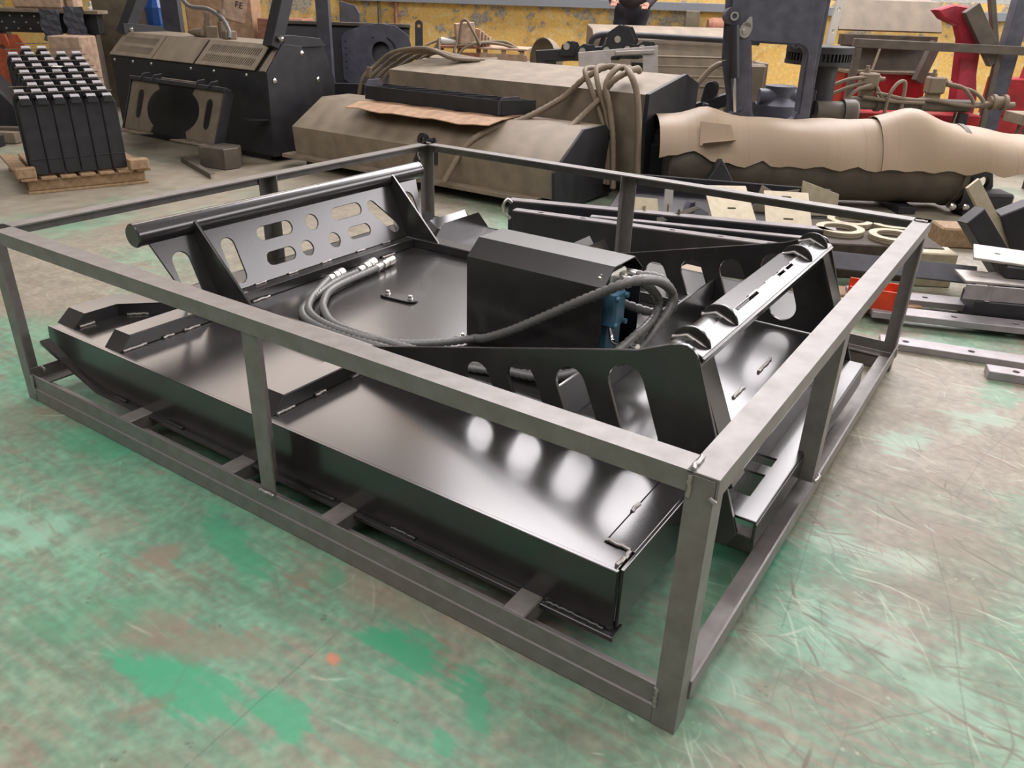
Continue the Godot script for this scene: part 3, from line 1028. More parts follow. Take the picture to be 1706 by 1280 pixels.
	q.plate(T(Vector3(-0.62, 0, 0), Vector3.FORWARD, Vector3.UP), rect(0.518, 0.25, 1.655, 0.376), 0.009)
	obj("cross_plate", q, bk, c)
	# small inspection plate with two bolts
	q = MB.new()
	q.plate(T(Vector3(0, DY + 0.002, 0), Vector3(0.12, 0, -0.012), Vector3.UP) * Transform3D(Basis(Vector3.RIGHT, -PI / 2), Vector3.ZERO), oval(Vector2(-0.055, 0), Vector2(0.055, 0), 0.026), 0.008)
	var lid := obj("inspection_plate", q, bk, c)
	lid.position = Vector3(-1.61, 0, -1.025)
	for s in [-1, 1]:
		q = MB.new()
		q.lathe(T(Vector3(s * 0.052, DY + 0.009, s * -0.005)), P2([0.012, 0, 0.012, 0.003, 0.009, 0.004, 0.009, 0.013, 0.006, 0.015, 0, 0.015]), 6)
		obj("bolt", q, M.zinc, lid)
	# stitch welds along the deck
	var wk := 0
	for w in [[-1.962, -0.12, -1.962, -0.2], [-1.962, -0.26, -1.962, -0.3], [-1.962, -0.34, -1.962, -0.4], [-1.262, -0.13, -1.262, -0.19], [-1.262, -0.27, -1.262, -0.31], [-1.262, -0.42, -1.262, -0.46], [-2.258, -0.15, -2.258, -0.2], [-2.24, -0.31, -2.19, -0.36], [-0.27, -0.172, -0.212, -0.17], [-0.21, -0.105, -0.208, -0.165], [-2.0, -0.66, -2.0, -0.74], [-2.0, -1.36, -2.0, -1.44], [-0.285, -1.0, -0.285, -1.09], [-0.285, -1.22, -0.285, -1.35], [-0.271, -0.3, -0.272, -0.34]]:
		wk += 1
		q = MB.new()
		q.bead(Vector3(w[0], DY + 0.003, w[1]), Vector3(w[2], DY + 0.003, w[3]), 0.005, wk)
		obj("weld_bead", q, M.weld, c)
	for w in [[-2.0, -1.94], [-1.73, -1.65], [-1.1, -1.02], [-0.82, -0.74], [-0.36, -0.215]]:
		wk += 1
		q = MB.new()
		q.bead(Vector3(w[0], 0.094, -0.087), Vector3(w[1], 0.094, -0.087), 0.005, wk)
		obj("weld_bead", q, bk, c)
	for z in [0.72, 0.88, 1.06, 1.26, 1.42]:
		wk += 1
		q = MB.new()
		q.bead(Vector3(-2.052, 0.293, -z), Vector3(-2.052, 0.293, -z - 0.05), 0.004, wk)
		obj("weld_bead", q, M.weld, c)
	cutter_motor(c)


const PERF := [
	[0.475, 0.18, 0.475, 0.62, 0.034], [0.675, 0.2, 0.675, 0.66, 0.029],
	[0.84, 0.7, 0.96, 0.7, 0.026], [0.84, 0.3, 0.93, 0.3, 0.026],
	[1.09, 0.68, 1.09, 0.68, 0.031], [1.02, 0.3, 1.02, 0.3, 0.031], [1.17, 0.3, 1.17, 0.3, 0.031],
	[1.23, 0.7, 1.35, 0.7, 0.026], [1.28, 0.32, 1.36, 0.32, 0.026],
	[1.44, 0.66, 1.53, 0.24, 0.028],
	[1.68, 0.25, 1.68, 0.62, 0.036]]


func cutter_motor(c: Node3D):
	var bk: Material = M.black_paint
	var q: MB
	# folded cover, open at the coupler end
	q = MB.new()
	q.plate(T(Vector3(-1.18, 0, 0), Vector3.FORWARD, Vector3.UP), bent(P2([0.88, 0.252, 0.88, 0.537, 0.945, 0.587, 1.08, 0.587, 1.145, 0.537, 1.145, 0.252]), -0.004), 0.5, [], 0.001)
	var cover := obj("motor_cover", q, bk, c)
	q = MB.new()
	q.plate(T(Vector3(-1.18, 0, 0), Vector3.FORWARD, Vector3.UP), P2([0.884, 0.252, 0.884, 0.535, 0.946, 0.583, 1.079, 0.583, 1.141, 0.535, 1.141, 0.252]), 0.004, [], 0.001)
	obj("cover_end", q, bk, cover)
	for x in [-1.19, -0.72]:
		q = MB.new()
		q.box(T(Vector3(x, DY + 0.004, -0.872)), Vector3(0.05, 0.005, 0.03), 0.001)
		obj("foot_tab", q, bk, cover)
		q = MB.new()
		q.lathe(T(Vector3(x, DY + 0.006, -0.872)), P2([0.01, 0, 0.01, 0.003, 0.007, 0.003, 0.007, 0.01, 0, 0.01]), 6)
		obj("bolt", q, M.zinc, cover)
	# hydraulic motor and its valve block
	q = MB.new()
	q.box(T(Vector3(-0.74, 0.34, -0.99)), Vector3(0.1, 0.17, 0.12), 0.012)
	q.box(T(Vector3(-0.675, 0.46, -0.945)), Vector3(0.05, 0.115, 0.07), 0.008)
	var motor := obj("hydraulic_motor", q, M.motor_blue, c)
	for y in [0.415, 0.5]:
		for z in [-0.915, -0.972]:
			q = MB.new()
			q.lathe(T(Vector3(-0.65, y, z), Vector3.UP, Vector3.RIGHT), P2([0.009, 0, 0.009, 0.01, 0, 0.01]), 6)
			obj("bolt", q, M.motor_blue, motor)
	q = MB.new()
	q.box(T(Vector3(-0.75, 0.54, -0.99)), Vector3(0.13, 0.05, 0.1), 0.006)
	q.lathe(T(Vector3(-0.71, 0.55, -0.935), Vector3.UP, Vector3.BACK), P2([0.016, -0.01, 0.016, 0.02, 0.011, 0.02, 0.011, 0.035, 0, 0.035]), 8)
	q.lathe(T(Vector3(-0.69, 0.54, -0.99), Vector3.UP, Vector3.RIGHT), P2([0.018, -0.01, 0.018, 0.03, 0.012, 0.03, 0.012, 0.05, 0, 0.05]), 8)
	q.lathe(T(Vector3(-0.69, 0.545, -1.04), Vector3.UP, Vector3.RIGHT), P2([0.014, -0.01, 0.014, 0.04, 0, 0.04]), 8)
	obj("valve_block", q, M.zinc, c)
	q = MB.new()
	q.tube(spl([[-0.665, 0.405, -0.915], [-0.655, 0.385, -0.91], [-0.645, 0.372, -0.9], [-0.62, 0.372, -0.89], [-0.59, 0.38, -0.88]], 5), 0.007, 8)
	q.tube(P3([[-0.6, 0.377, -0.884], [-0.55, 0.385, -0.872]]), 0.012, 8)
	obj("drain_elbow", q, M.chrome, c)
	# hoses in spiral guard: out of the motor, round, under the cover's side and along the beam to the couplings
	var hz := [
		spl([[-0.64, 0.54, -0.99], [-0.6, 0.54, -0.99], [-0.585, 0.47, -1.07], [-0.58, 0.42, -1.04], [-0.58, 0.4, -0.9], [-0.62, 0.35, -0.8], [-0.75, 0.29, -0.72], [-0.95, 0.272, -0.7], [-1.3, 0.27, -0.655], [-1.55, 0.27, -0.655], [-1.68, 0.27, -0.715], [-1.775, 0.27, -0.8], [-1.85, 0.27, -0.93], [-1.885, 0.27, -1.2]], 8),
		spl([[-0.65, 0.545, -1.04], [-0.58, 0.54, -1.06], [-0.55, 0.47, -1.1], [-0.56, 0.4, -1.03], [-0.6, 0.32, -0.92], [-0.74, 0.28, -0.78], [-1.0, 0.266, -0.67], [-1.35, 0.262, -0.625], [-1.62, 0.262, -0.625], [-1.76, 0.262, -0.68], [-1.83, 0.264, -0.79], [-1.9, 0.266, -0.98], [-1.913, 0.268, -1.12]], 8),
		spl([[-1.13, 0.268, -0.86], [-1.2, 0.268, -0.76], [-1.3, 0.268, -0.675], [-1.43, 0.27, -0.635], [-1.6, 0.27, -0.64], [-1.74, 0.268, -0.695], [-1.825, 0.27, -0.785], [-1.885, 0.272, -0.89], [-1.922, 0.275, -0.965]], 8)]
	for h in hz:
		q = MB.new()
		q.tube(h, 0.0145, 10, [0.022, 0.25])
		obj("hydraulic_hose", q, M.hose, c)
	q = MB.new()   # the long hose that climbs across the cover
	q.tube(spl([[-0.68, 0.45, -1.02], [-0.6, 0.42, -1.08], [-0.56, 0.43, -1.125], [-0.555, 0.49, -1.1], [-0.557, 0.548, -1.01], [-0.57, 0.583, -0.9], [-0.605, 0.575, -0.85], [-0.672, 0.534, -0.845], [-0.768, 0.474, -0.845], [-0.87, 0.407, -0.845], [-0.98, 0.338, -0.845], [-1.08, 0.285, -0.85], [-1.13, 0.268, -0.86]], 8), 0.0155, 10, [0.024, 0.25])
	obj("hydraulic_hose", q, M.hose, c)
	# quick couplings
	for e in [[Vector3(-1.922, 0.275, -0.965), Vector3(-1.937, 0.278, -1.065), 0.02], [Vector3(-1.912, 0.27, -1.12), Vector3(-1.94, 0.274, -1.25), 0.022], [Vector3(-1.886, 0.27, -1.2), Vector3(-1.91, 0.272, -1.335), 0.017]]:
		q = MB.new()
		var d: Vector3 = e[1] - e[0]
		var l := d.length()
		var r: float = e[2]
		q.lathe(T(e[0], Vector3.UP.cross(d), d), P2([0.013, 0, r * 0.85, 0.002, r * 0.85, l * 0.22, r * 0.7, l * 0.24, r * 0.7, l * 0.32, r, l * 0.34, r, l * 0.5, r * 0.9, l * 0.52, r * 0.9, l * 0.6, r * 1.05, l * 0.62, r * 1.05, l * 0.92, r * 0.8, l, 0, l]), 16)
		obj("quick_coupling", q, M.zinc, c)


# ---------- the yard behind the crate
const ORD := ["first", "second", "third", "fourth", "fifth", "sixth", "seventh", "eighth", "ninth"]


func build_yard():
	blade_stack()
	vented_machine()
	left_clutter()
	middle_machine_black()
	tan_hoods()
	middle_clutter()
	mast_and_drum()
	red_machines()
	steel_piles()
	worker()


func strut(q: MB, a: Vector3, b: Vector3, w: float, h: float, ch := 0.003):   # square bar from a to b
	var d := (b - a)
	var up := Vector3.UP if absf(d.normalized().y) < 0.95 else Vector3.BACK
	q.box(T((a + b) * 0.5, d, up), Vector3(d.length(), h, w), ch)


func blade_stack():
	# world frame: local x runs along the front of the stack, local z towards the crate
	var base := Transform3D(Basis(Vector3.UP, deg_to_rad(71.0)), Vector3(-5.28, 0, -1.55))
	var p := thing("wooden_pallet", "worn wooden pallet on the floor under the stack of black bucket plates", "pallet", base)
	var q: MB
	for i in 3:
		q = MB.new()
		q.box(T(Vector3(0.33, 0.05, -0.06 - 0.42 * i)), Vector3(0.74, 0.07, 0.07), 0.004)
		obj("bearer", q, M.wood, p)
		q = MB.new()
		q.box(T(Vector3(0.33, 0.0075, -0.04 - 0.42 * i)), Vector3(0.76, 0.015, 0.09), 0.003)
		obj("bottom_board", q, M.wood, p)
	for i in 7:
		q = MB.new()
		q.box(T(Vector3(-0.03 + 0.12 * i, 0.095, -0.49)), Vector3(0.095, 0.018, 1.0), 0.003)
		obj("top_board", q, M.wood, p)
	q = MB.new()
	q.box(T(Vector3(-0.04, 0.14, -0.02)), Vector3(0.12, 0.07, 0.06), 0.006)
	obj("corner_block", q, M.wood, p)
	q = MB.new()
	q.box(T(Vector3(0.66, 0.14, 0.0), Vector3(1, 0, -0.1)), Vector3(0.13, 0.07, 0.07), 0.006)
	obj("corner_block", q, M.wood, p)
	# one plate: pressed body, clipped hook with a bare steel edge, thin lip behind
	var w := 0.097
	var first := Node3D.new()
	first.name = "bucket_plate"
	q = MB.new()
	q.plate(T(Vector3(0, 0, -0.03)), P2([0.004, 0, w - 0.004, 0, w, 0.02, w, 0.44, w - 0.012, 0.47, 0.012, 0.47, 0, 0.44, 0, 0.02]), 0.03, [], 0.006)
	q.box(T(Vector3(w / 2, 0.105, 0.002)), Vector3(w - 0.014, 0.007, 0.008), 0.002)
	obj("body", q, M.black_paint_old, first)
	q = MB.new()
	q.plate(T(Vector3(0.016, 0.445, -0.042)), P2([0, 0, 0.065, 0, 0.065, 0.02, 0.055, 0.044, 0.01, 0.044, 0, 0.02]), 0.06, [], 0.004)
	obj("hook", q, M.black_paint_old, first)
	q = MB.new()
	q.box(T(Vector3(0.0485, 0.492, -0.01), Vector3.RIGHT, Vector3(0, 1, 0.5)), Vector3(0.056, 0.006, 0.036), 0.001)
	obj("worn_edge", q, M.worn_steel, first)
	q = MB.new()
	q.box(T(Vector3(0.048, 0.515, -0.055)), Vector3(0.098, 0.005, 0.01), 0.001)
	obj("lip", q, M.dust_dark, first)
	for row in 9:
		var cols := [0, 1, 2, 3, 4, 5] if row < 2 else ([1, 2, 3, 4, 5] if row < 8 else [2, 3])
		for k in cols.size():
			var o: Node3D = first if row == 0 and k == 0 else first.duplicate()
			o.name = numbered("bucket_plate")
			add_child(o)
			o.transform = base * Transform3D(Basis(), Vector3(cols[k] * 0.099 - 0.004 * row + (0.006 if row == 0 else 0.0), 0.112 + row * 0.032, -0.035 - row * 0.082))
			var where := "%s row of the pallet stack" % ("front" if row == 0 else "last" if row == 8 else ORD[row])
			tag(o, "black nested bucket plate, %s from the left in the %s" % [ORD[k], where], "bucket plate", "black bucket plates stacked on the pallet")
	q = MB.new()
	q.box(T(Vector3(0.335, 0.76, -0.37), Vector3(0.8, 0, 0.7), Vector3(0.1, 1, 0.3)), Vector3(0.07, 0.002, 0.03), 0.0005)
	var tagp := obj("paper_tag", q, M.white_stuff)
	tagp.transform = base
	tag(tagp, "small white paper tag lying on the stack of black bucket plates", "tag")


func vented_machine():
	var e := thing("vented_machine", "black machine with two vented tan covers and a mounting frame with oval slots", "machine")
	var bk: Material = M.black_paint_old
	var q := MB.new()
	var side := P2([3.31, 0.05, 3.31, 0.685, 3.5, 0.862, 3.95, 0.862, 4.05, 0.6, 4.05, 0.05])
	var yz := func(x: float) -> Transform3D: return T(Vector3(x, 0, 0), Vector3.FORWARD, Vector3.UP)   # local x = -z, y up, thickness along +x
	q.plate(yz.call(-7.06), side, 2.08, [], 0.004)
	obj("body", q, bk, e)
	q = MB.new()
	q.plate(yz.call(-6.96), P2([3.35, 0, 4.0, 0, 4.0, 0.06, 3.35, 0.06]), 1.9)
	obj("skid", q, bk, e)
	# covers on the slope
	var sl := Vector3(0, 0.178, -0.19)
	var L := sl.length()
	var n := 0
	for r in [[-7.05, -6.43, true], [-6.41, -5.86, false], [-5.83, -5.09, true], [-5.03, -4.96, false]]:
		q = MB.new()
		var wd: float = r[1] - r[0]
		var holes := []
		if r[2]:
			for row in 2:
				for i in 24:
					var x := 0.07 + (wd - 0.14) * i / 23.0
					holes.append(oval(Vector2(x, 0.04 + row * 0.105), Vector2(x + 0.008, 0.105 + row * 0.105), 0.0075, 2))
		q.plate(T(Vector3(r[0], 0.69, -3.302), Vector3.RIGHT, sl), rect(0, 0, wd, L), 0.012, holes, 0.002)
		var cv := obj("vented_cover" if r[2] else "plain_cover", q, M.dust_tan, e)
		q = MB.new()
		q.plate(T(Vector3(r[0], 0.868, -3.49), Vector3.RIGHT, Vector3.FORWARD), rect(0, 0, wd, 0.4), 0.01, [], 0.002)
		obj("cover_top", q, M.dust_tan, cv)
	for x in [-7.0, -6.72, -6.45, -5.9, -5.6, -5.2]:
		q = MB.new()
		q.lathe(T(Vector3(x, 0.655, -3.31), Vector3.RIGHT, Vector3.BACK), P2([0.014, -0.002, 0.014, 0.004, 0.009, 0.01, 0, 0.012]), 8)
		obj("bolt", q, M.zinc, e)
	# black end plate, four bolts
	q = MB.new()
	q.plate(yz.call(-4.965), P2([3.295, 0.05, 3.3, 0.69, 3.484, 0.892, 3.68, 0.865, 3.864, 0.572, 3.891, 0.5, 3.62, 0.3, 3.55, 0.05]), 0.02)
	var ep := obj("end_plate", q, bk, e)
	for b in [[3.674, 0.816], [3.371, 0.626], [3.829, 0.61]]:
		q = MB.new()
		q.lathe(T(Vector3(-4.945, b[1], -b[0]), Vector3.UP, Vector3.RIGHT), P2([0.02, -0.002, 0.02, 0.004, 0.012, 0.014, 0, 0.016]), 8)
		obj("bolt", q, M.chrome, ep)
	q = MB.new()
	q.plate(T(Vector3(-5.02, 0.34, -3.31), Vector3.RIGHT, Vector3.BACK), P2([0.0, 0, 0.06, 0, -0.06, 0.12, -0.2, 0.1]), 0.012)
	obj("step_plate", q, bk, e)
	# mounting frame leaning out from the front
	var F := T(Vector3(0, 0.15, -2.97), Vector3.RIGHT, Vector3(0, 0.4, -0.16))
	var fr := MB.new()
	fr.box(F * T(Vector3(-5.85, 0.425, 0.0)), Vector3(1.26, 0.035, 0.07), 0.004)
	fr.box(F * T(Vector3(-6.47, 0.21, -0.02)), Vector3(0.014, 0.43, 0.09), 0.003)
	fr.box(F * T(Vector3(-5.23, 0.21, -0.02)), Vector3(0.014, 0.43, 0.09), 0.003)
	var mf := obj("mounting_frame", fr, bk, e)
	for s in 2:
		q = MB.new()
		var o := PackedVector2Array()
		# inner edge is bitten by a big circle
		var xo := -6.46 if s == 0 else -5.24
		var sg := 1.0 if s == 0 else -1.0
		o.append_array([Vector2(xo, 0), Vector2(xo, 0.41), Vector2(xo + sg * 0.36, 0.41)])
		for i in 9:
			var a := deg_to_rad(50.0 - 100.0 * i / 8.0)
			o.append(Vector2(xo + sg * (0.62 - 0.36 * cos(a)), 0.21 + 0.2 * sin(a)))
		o.append(Vector2(xo + sg * 0.36, 0.0))
		q.plate(F, o, 0.012, [oval(Vector2(xo + sg * 0.155, 0.14), Vector2(xo + sg * 0.155, 0.3), 0.042)])
		obj("slotted_plate", q, M.dust_tan_dim, mf)
		q = MB.new()
		var fx := xo if s == 0 else xo - 0.4
		q.plate(T(F * Vector3(fx, 0.0, 0.006), Vector3.RIGHT, Vector3(0, 0.1, 1)), rect(0, 0, 0.4, 0.13), 0.012, [rect(0.1, 0.035, 0.18, 0.08), rect(0.25, 0.035, 0.31, 0.08)])
		obj("foot_ledge", q, M.dust_tan_dim, mf)
		for k in 2:
			q = MB.new()
			q.plate(F * T(Vector3(xo + sg * (0.16 + 0.16 * k), 0.42, -0.03), Vector3.BACK, Vector3.UP), P2([-0.03, 0, 0.08, 0, 0.06, 0.05, 0.0, 0.08]), 0.014)
			obj("lug", q, bk, mf)
	q = MB.new()
	q.tube(P3([F * Vector3(-6.1, 0.455, -0.02), F * Vector3(-5.6, 0.455, -0.02)]), 0.014, 8)
	obj("cross_pin", q, M.dust_dark, mf)
	# two lift arms on bolts
	for r in [[Vector3(-7.08, 0.86, -3.5), Vector3(-7.14, 1.5, -3.95), Vector3(-7.0, 0.9, -3.52)], [Vector3(-5.02, 0.86, -3.44), Vector3(-5.0, 1.6, -3.75), Vector3(-4.93, 0.93, -3.46)]]:
		q = MB.new()
		strut(q, r[0], r[1], 0.12, 0.1)
		obj("lift_arm", q, bk, e)
		q = MB.new()
		q.lathe(T(r[2], Vector3.UP, Vector3(0.6, 0, 0.8)), P2([0.024, -0.04, 0.024, 0.01, 0.012, 0.02, 0, 0.02]), 8)
		obj("bolt", q, M.chrome, e)
	for r in [[-7.02, 3.5], [-4.97, 3.55]]:
		q = MB.new()
		q.plate(T(Vector3(r[0], 0.86, -r[1]), Vector3.FORWARD, Vector3.UP), P2([-0.05, 0, 0.4, 0, 0.34, 0.06, 0.05, 0.09, -0.05, 0.09]), 0.02)
		obj("ear_plate", q, bk, e)
	# hydraulic fittings and a grey hose on top
	q = MB.new()
	for b in [[-6.05, 0.92, -3.66, 0.09, 0.1, 0.1], [-5.92, 0.94, -3.7, 0.07, 0.14, 0.08], [-5.78, 0.91, -3.64, 0.1, 0.07, 0.1]]:
		q.box(T(Vector3(b[0], b[1], b[2]), Vector3(1, 0, 0.3)), Vector3(b[3], b[4], b[5]), 0.008)
	q.lathe(T(Vector3(-6.05, 0.96, -3.64)), P2([0.03, 0, 0.03, 0.05, 0.02, 0.05, 0.02, 0.12, 0, 0.12]), 8)
	q.lathe(T(Vector3(-5.93, 1.0, -3.7)), P2([0.025, 0, 0.025, 0.06, 0.034, 0.06, 0.034, 0.1, 0, 0.1]), 6)
	q.lathe(T(Vector3(-6.3, 0.91, -3.62), Vector3.UP, Vector3(1, 0.3, 0)), P2([0.01, 0, 0.035, 0.1, 0.045, 0.22, 0.03, 0.25, 0, 0.25]), 8)
	obj("valve_fittings", q, M.hose_dusty, e)
	q = MB.new()
	q.tube(spl([[-6.55, 1.28, -3.72], [-6.4, 1.12, -3.72], [-6.1, 1.1, -3.7], [-5.88, 1.04, -3.66], [-5.75, 0.95, -3.62], [-5.73, 0.89, -3.6]], 6), 0.018, 8)
	obj("hose", q, M.hose, e)
	# the block and the steel bar on the floor in front
	q = MB.new()
	q.plate(T(Vector3.ZERO, Vector3.RIGHT, Vector3.FORWARD), P2([-0.13, -0.1, 0.13, -0.1, 0.16, 0.02, 0.1, 0.12, -0.12, 0.12]), 0.16, [], 0.006)
	var b := obj("steel_block", q, M.dust_dark)
	b.transform = T(Vector3(-5.14, 0, -2.93), Vector3(1, 0, -0.15))
	tag(b, "small dark steel block on the floor in front of the vented machine", "block")
	q = MB.new()
	angle_bar(q, Vector3(-5.53, 0.04, -2.83), Vector3(-4.83, 0.04, -2.58), Vector3.DOWN, Vector3(0.336, 0, -0.942), 0.04, 0.005)
	var ab := obj("steel_angle", q, M.dust_dark)
	tag(ab, "short rusty steel angle lying on the floor beside the dark block", "steel bar")


func left_clutter():
	var q: MB
	# bolted black beam on stands
	var t := thing("bolted_beam", "long black bolted beam on stands behind the pallet stack", "beam", at(-5.0, 9.0))
	q = MB.new()
	q.box(T(Vector3(-0.05, 0.88, 0)), Vector3(1.3, 0.19, 0.12), 0.005)
	obj("web", q, M.black_paint_old, t)
	q = MB.new()
	q.box(T(Vector3(0.05, 0.995, 0.02)), Vector3(1.2, 0.035, 0.22), 0.004)
	obj("flange", q, M.dust_tan, t)
	for r in 3:
		for i in 5:
			q = MB.new()
			q.lathe(T(Vector3(-0.55 + 0.125 * i + 0.03 * r, 0.94 - 0.06 * r, 0.06), Vector3.RIGHT, Vector3.BACK), P2([0.011, 0, 0.009, 0.008, 0, 0.01]), 6)
			obj("bolt", q, M.zinc, t)
	for x in [-0.5, 0.45]:
		q = MB.new()
		q.box(T(Vector3(x, 0.393, 0)), Vector3(0.1, 0.786, 0.3), 0.005)
		obj("stand", q, M.dust_dark, t)
	for k in 2:
		q = MB.new()
		var rows := 7
		var pts := []
		for j in rows:
			for i in 5:
				pts.append(Vector3(i * 0.05 + 0.012 * sin(j * 1.7 + k), 0.15 - j * 0.05 - 0.01 * absf(sin(i * 2.0 + k)), 0.02 + 0.016 * sin(j * 2.1 + i * 1.3 + k * 2.0)))
		for j in rows - 1:
			for i in 4:
				for z in [0.0, -0.008]:
					var o := Vector3(0, 0, z)
					q.flat([pts[j * 5 + i] + o, pts[j * 5 + i + 1] + o, pts[(j + 1) * 5 + i + 1] + o], Vector3.BACK)
					q.flat([pts[j * 5 + i] + o, pts[(j + 1) * 5 + i + 1] + o, pts[(j + 1) * 5 + i] + o], Vector3.BACK)
		var rag := obj("rag", q, M.rag)
		rag.transform = at(-4.94 + 0.25 * k, 8.86, 0, 0.87 + 0.03 * k)
		tag(rag, ["grey rag hanging nearer the bolts on the black bolted beam", "grey rag hanging at the right end of the black bolted beam"][k], "rag", "grey rags on the bolted beam")
	# grey housings lying on the beam
	q = MB.new()
	q.box(T(Vector3(0, 0.09, 0)), Vector3(0.52, 0.18, 0.2), 0.02)
	q.box(T(Vector3(0.33, 0.1, 0)), Vector3(0.12, 0.2, 0.16), 0.03)
	var hs := obj("housing", q, M.board_pink)
	hs.transform = at(-4.98, 9.02, 0, 1.013)
	tag(hs, "pale housing resting on top of the black bolted beam", "housing")
	# orange plates leaning in front of the beam
	for k in 2:
		q = MB.new()
		q.plate(T(Vector3.ZERO, Vector3.RIGHT, Vector3(0, 1, -0.12)), P2([-0.2, 0, 0.16, 0, 0.16, 0.6, 0.1, 0.79, -0.2, 0.79]) if k == 0 else P2([-0.06, 0, 0.16, 0, 0.15, 0.62, 0.06, 0.79, -0.03, 0.79]), 0.03, [oval(Vector2(0.06, 0.66), Vector2(0.06, 0.66), 0.03)] if k == 0 else [])
		var op := obj("orange_plate", q, M.orange_old)
		op.transform = at(-5.28 + 0.2 * k, 8.5 - 0.05 * k, 0)
		tag(op, ["broad orange steel plate with a round hole at the left edge", "narrow orange steel plate with a sloped corner beside the broad one"][k], "plate", "orange plates by the pallet stack")
	q = MB.new()
	q.box(T(Vector3(0, 0.395, 0)), Vector3(0.33, 0.79, 0.3), 0.01)
	var cr := obj("board_crate", q, M.board_pink)
	cr.transform = at(-4.5, 8.55, -4)
	tag(cr, "pale pink board crate behind the stack of black bucket plates", "crate")
	# dark lumps, timber and beams at the left edge
	q = MB.new()
	q.plate(T(Vector3.ZERO), P2([-0.35, 0, 0.25, 0, 0.14, 0.24, -0.05, 0.5, -0.35, 0.55]), 0.35, [], 0.02)
	var lump := obj("dark_casting", q, M.black_paint_old)
	lump.transform = at(-4.85, 7.9, 12)
	tag(lump, "dark steel casting standing left of the bucket plate stack", "casting")
	for k in 3:
		q = MB.new()
		strut(q, Vector3(-0.7, 0.05 + 0.0 * k, 0), Vector3(0.55, 0.05, 0.04 * k), 0.09, 0.09)
		var bm := obj("steel_beam", q, [M.dust_dark, M.dust_tan, M.black_paint_old][k])
		bm.transform = at(-4.85 - 0.05 * k, 7.3 - 0.18 * k, [4, -3, 2][k], [0.0, 0.0, 0.0][k])
		tag(bm, ["brown steel beam, rearmost of three by the pallet", "dusty tan steel beam, middle one of three by the pallet", "black steel beam, nearest of three by the pallet"][k], "beam", "beams on the floor by the pallet")
	q = MB.new()
	strut(q, Vector3(-0.16, 0, 0), Vector3(0.16, 0.09, 0), 0.05, 0.05, 0.008)
	var wd := obj("wood_stick", q, M.wood)
	wd.transform = at(-4.42, 7.62, 10, 0.42)
	tag(wd, "short split wood stick poking out beside the bucket plates", "wood")
	q = MB.new()
	q.box(T(Vector3(0, 0.2, 0)), Vector3(0.3, 0.4, 0.12), 0.01)
	var wb := obj("wood_block", q, M.wood)
	wb.transform = at(-4.4, 7.72, 8)
	tag(wb, "upright brown wood block under the short split stick", "wood")
	# olive sheet, bottles, blue bag
	q = MB.new()
	q.box(T(Vector3(0, 0.56, 0), Vector3.RIGHT, Vector3(0, 1, -0.06)), Vector3(0.62, 1.12, 0.03), 0.004)
	var ol := obj("olive_sheet", q, M.olive_sheet)
	ol.transform = at(-4.4, 9.5, 3)
	tag(ol, "dull olive steel sheet standing behind the vented machine", "sheet")
	var shelf := thing("low_shelf", "dark low shelf of three boards behind the bolted beam", "shelf", at(-4.85, 10.0))
	for k in 3:
		q = MB.new()
		q.box(T(Vector3(0, 0.3 + 0.28 * k, 0)), Vector3(0.5, 0.02, 0.3))
		obj("board", q, M.wood_red, shelf)
	for s in [-1, 1]:
		q = MB.new()
		q.box(T(Vector3(0.24 * s, 0.43, 0)), Vector3(0.02, 0.86, 0.3))
		obj("upright", q, M.dust_dark, shelf)
	for k in 2:
		q = MB.new()
		q.lathe(T(), P2([0.0, 0, 0.045, 0, 0.045, 0.1, 0.04, 0.13, 0.014, 0.15, 0.014, 0.18, 0.02, 0.18, 0.02, 0.2, 0, 0.2]), 12)
		var bt := obj("bottle", q, M.white_stuff)
		bt.transform = at(-4.95 + 0.11 * k, 9.95, 0, 0.872)
		tag(bt, ["white plastic bottle, left of two on the dark low shelf", "white plastic bottle, right of two on the dark low shelf"][k], "bottle", "white bottles on the low shelf")
	q = MB.new()
	var gb := RandomNumberGenerator.new()
	gb.seed = 3
	var ring0 := []
	for j in 9:
		var ring := []
		for i in 12:
			var a := TAU * i / 12
			var rr := 0.12 * (1.0 + 0.2 * gb.randf()) * (0.9 if j < 8 else 0.3)
			ring.append(Vector3(cos(a) * rr, j * 0.15, sin(a) * rr))
		if j > 0:
			for i in 12:
				var m: Vector3 = ring[i] * Vector3(1, 0, 1)
				q.flat([ring0[i], ring0[(i + 1) % 12], ring[(i + 1) % 12]], m)
				q.flat([ring0[i], ring[(i + 1) % 12], ring[i]], m)
		ring0 = ring
	var bag := obj("blue_bag", q, M.blue_plastic)
	bag.transform = at(-3.92, 9.3)
	tag(bag, "crumpled blue plastic bag standing between the olive sheet and a grey post", "bag")
	# steel posts
	for r in [[-3.5, 8.6, 0.17, "wide grey steel post left of the hose on the vented machine"], [-1.84, 7.95, 0.115, "slim grey steel post between the vented machine and the round-holed plate"]]:
		var ps := thing("steel_post", r[3], "post", at(r[0], r[1]), "steel posts behind the vented machine")
		q = MB.new()
		q.plate(T(Vector3(0, 0.02, 0), Vector3.RIGHT, Vector3.FORWARD), bent(P2([-r[2] / 2, 0.1, -r[2] / 2, 0, r[2] / 2, 0, r[2] / 2, 0.1]), 0.008), 1.9)
		obj("channel", q, M.frame_dark, ps)
		q = MB.new()
		q.box(T(Vector3(0, 0.01, -0.05)), Vector3(0.3, 0.02, 0.3))
		obj("base_plate", q, M.frame_dark, ps)
	# cartons at the upper left
	var c := thing("carton", "brown cardboard carton with a pale paper sheet behind the vented machine", "carton", at(-3.3, 9.6, 6))
	q = MB.new()
	q.box(T(Vector3(0, 0.62, 0)), Vector3(0.7, 1.24, 0.5), 0.01)
	obj("box", q, M.cardboard, c)
	q = MB.new()
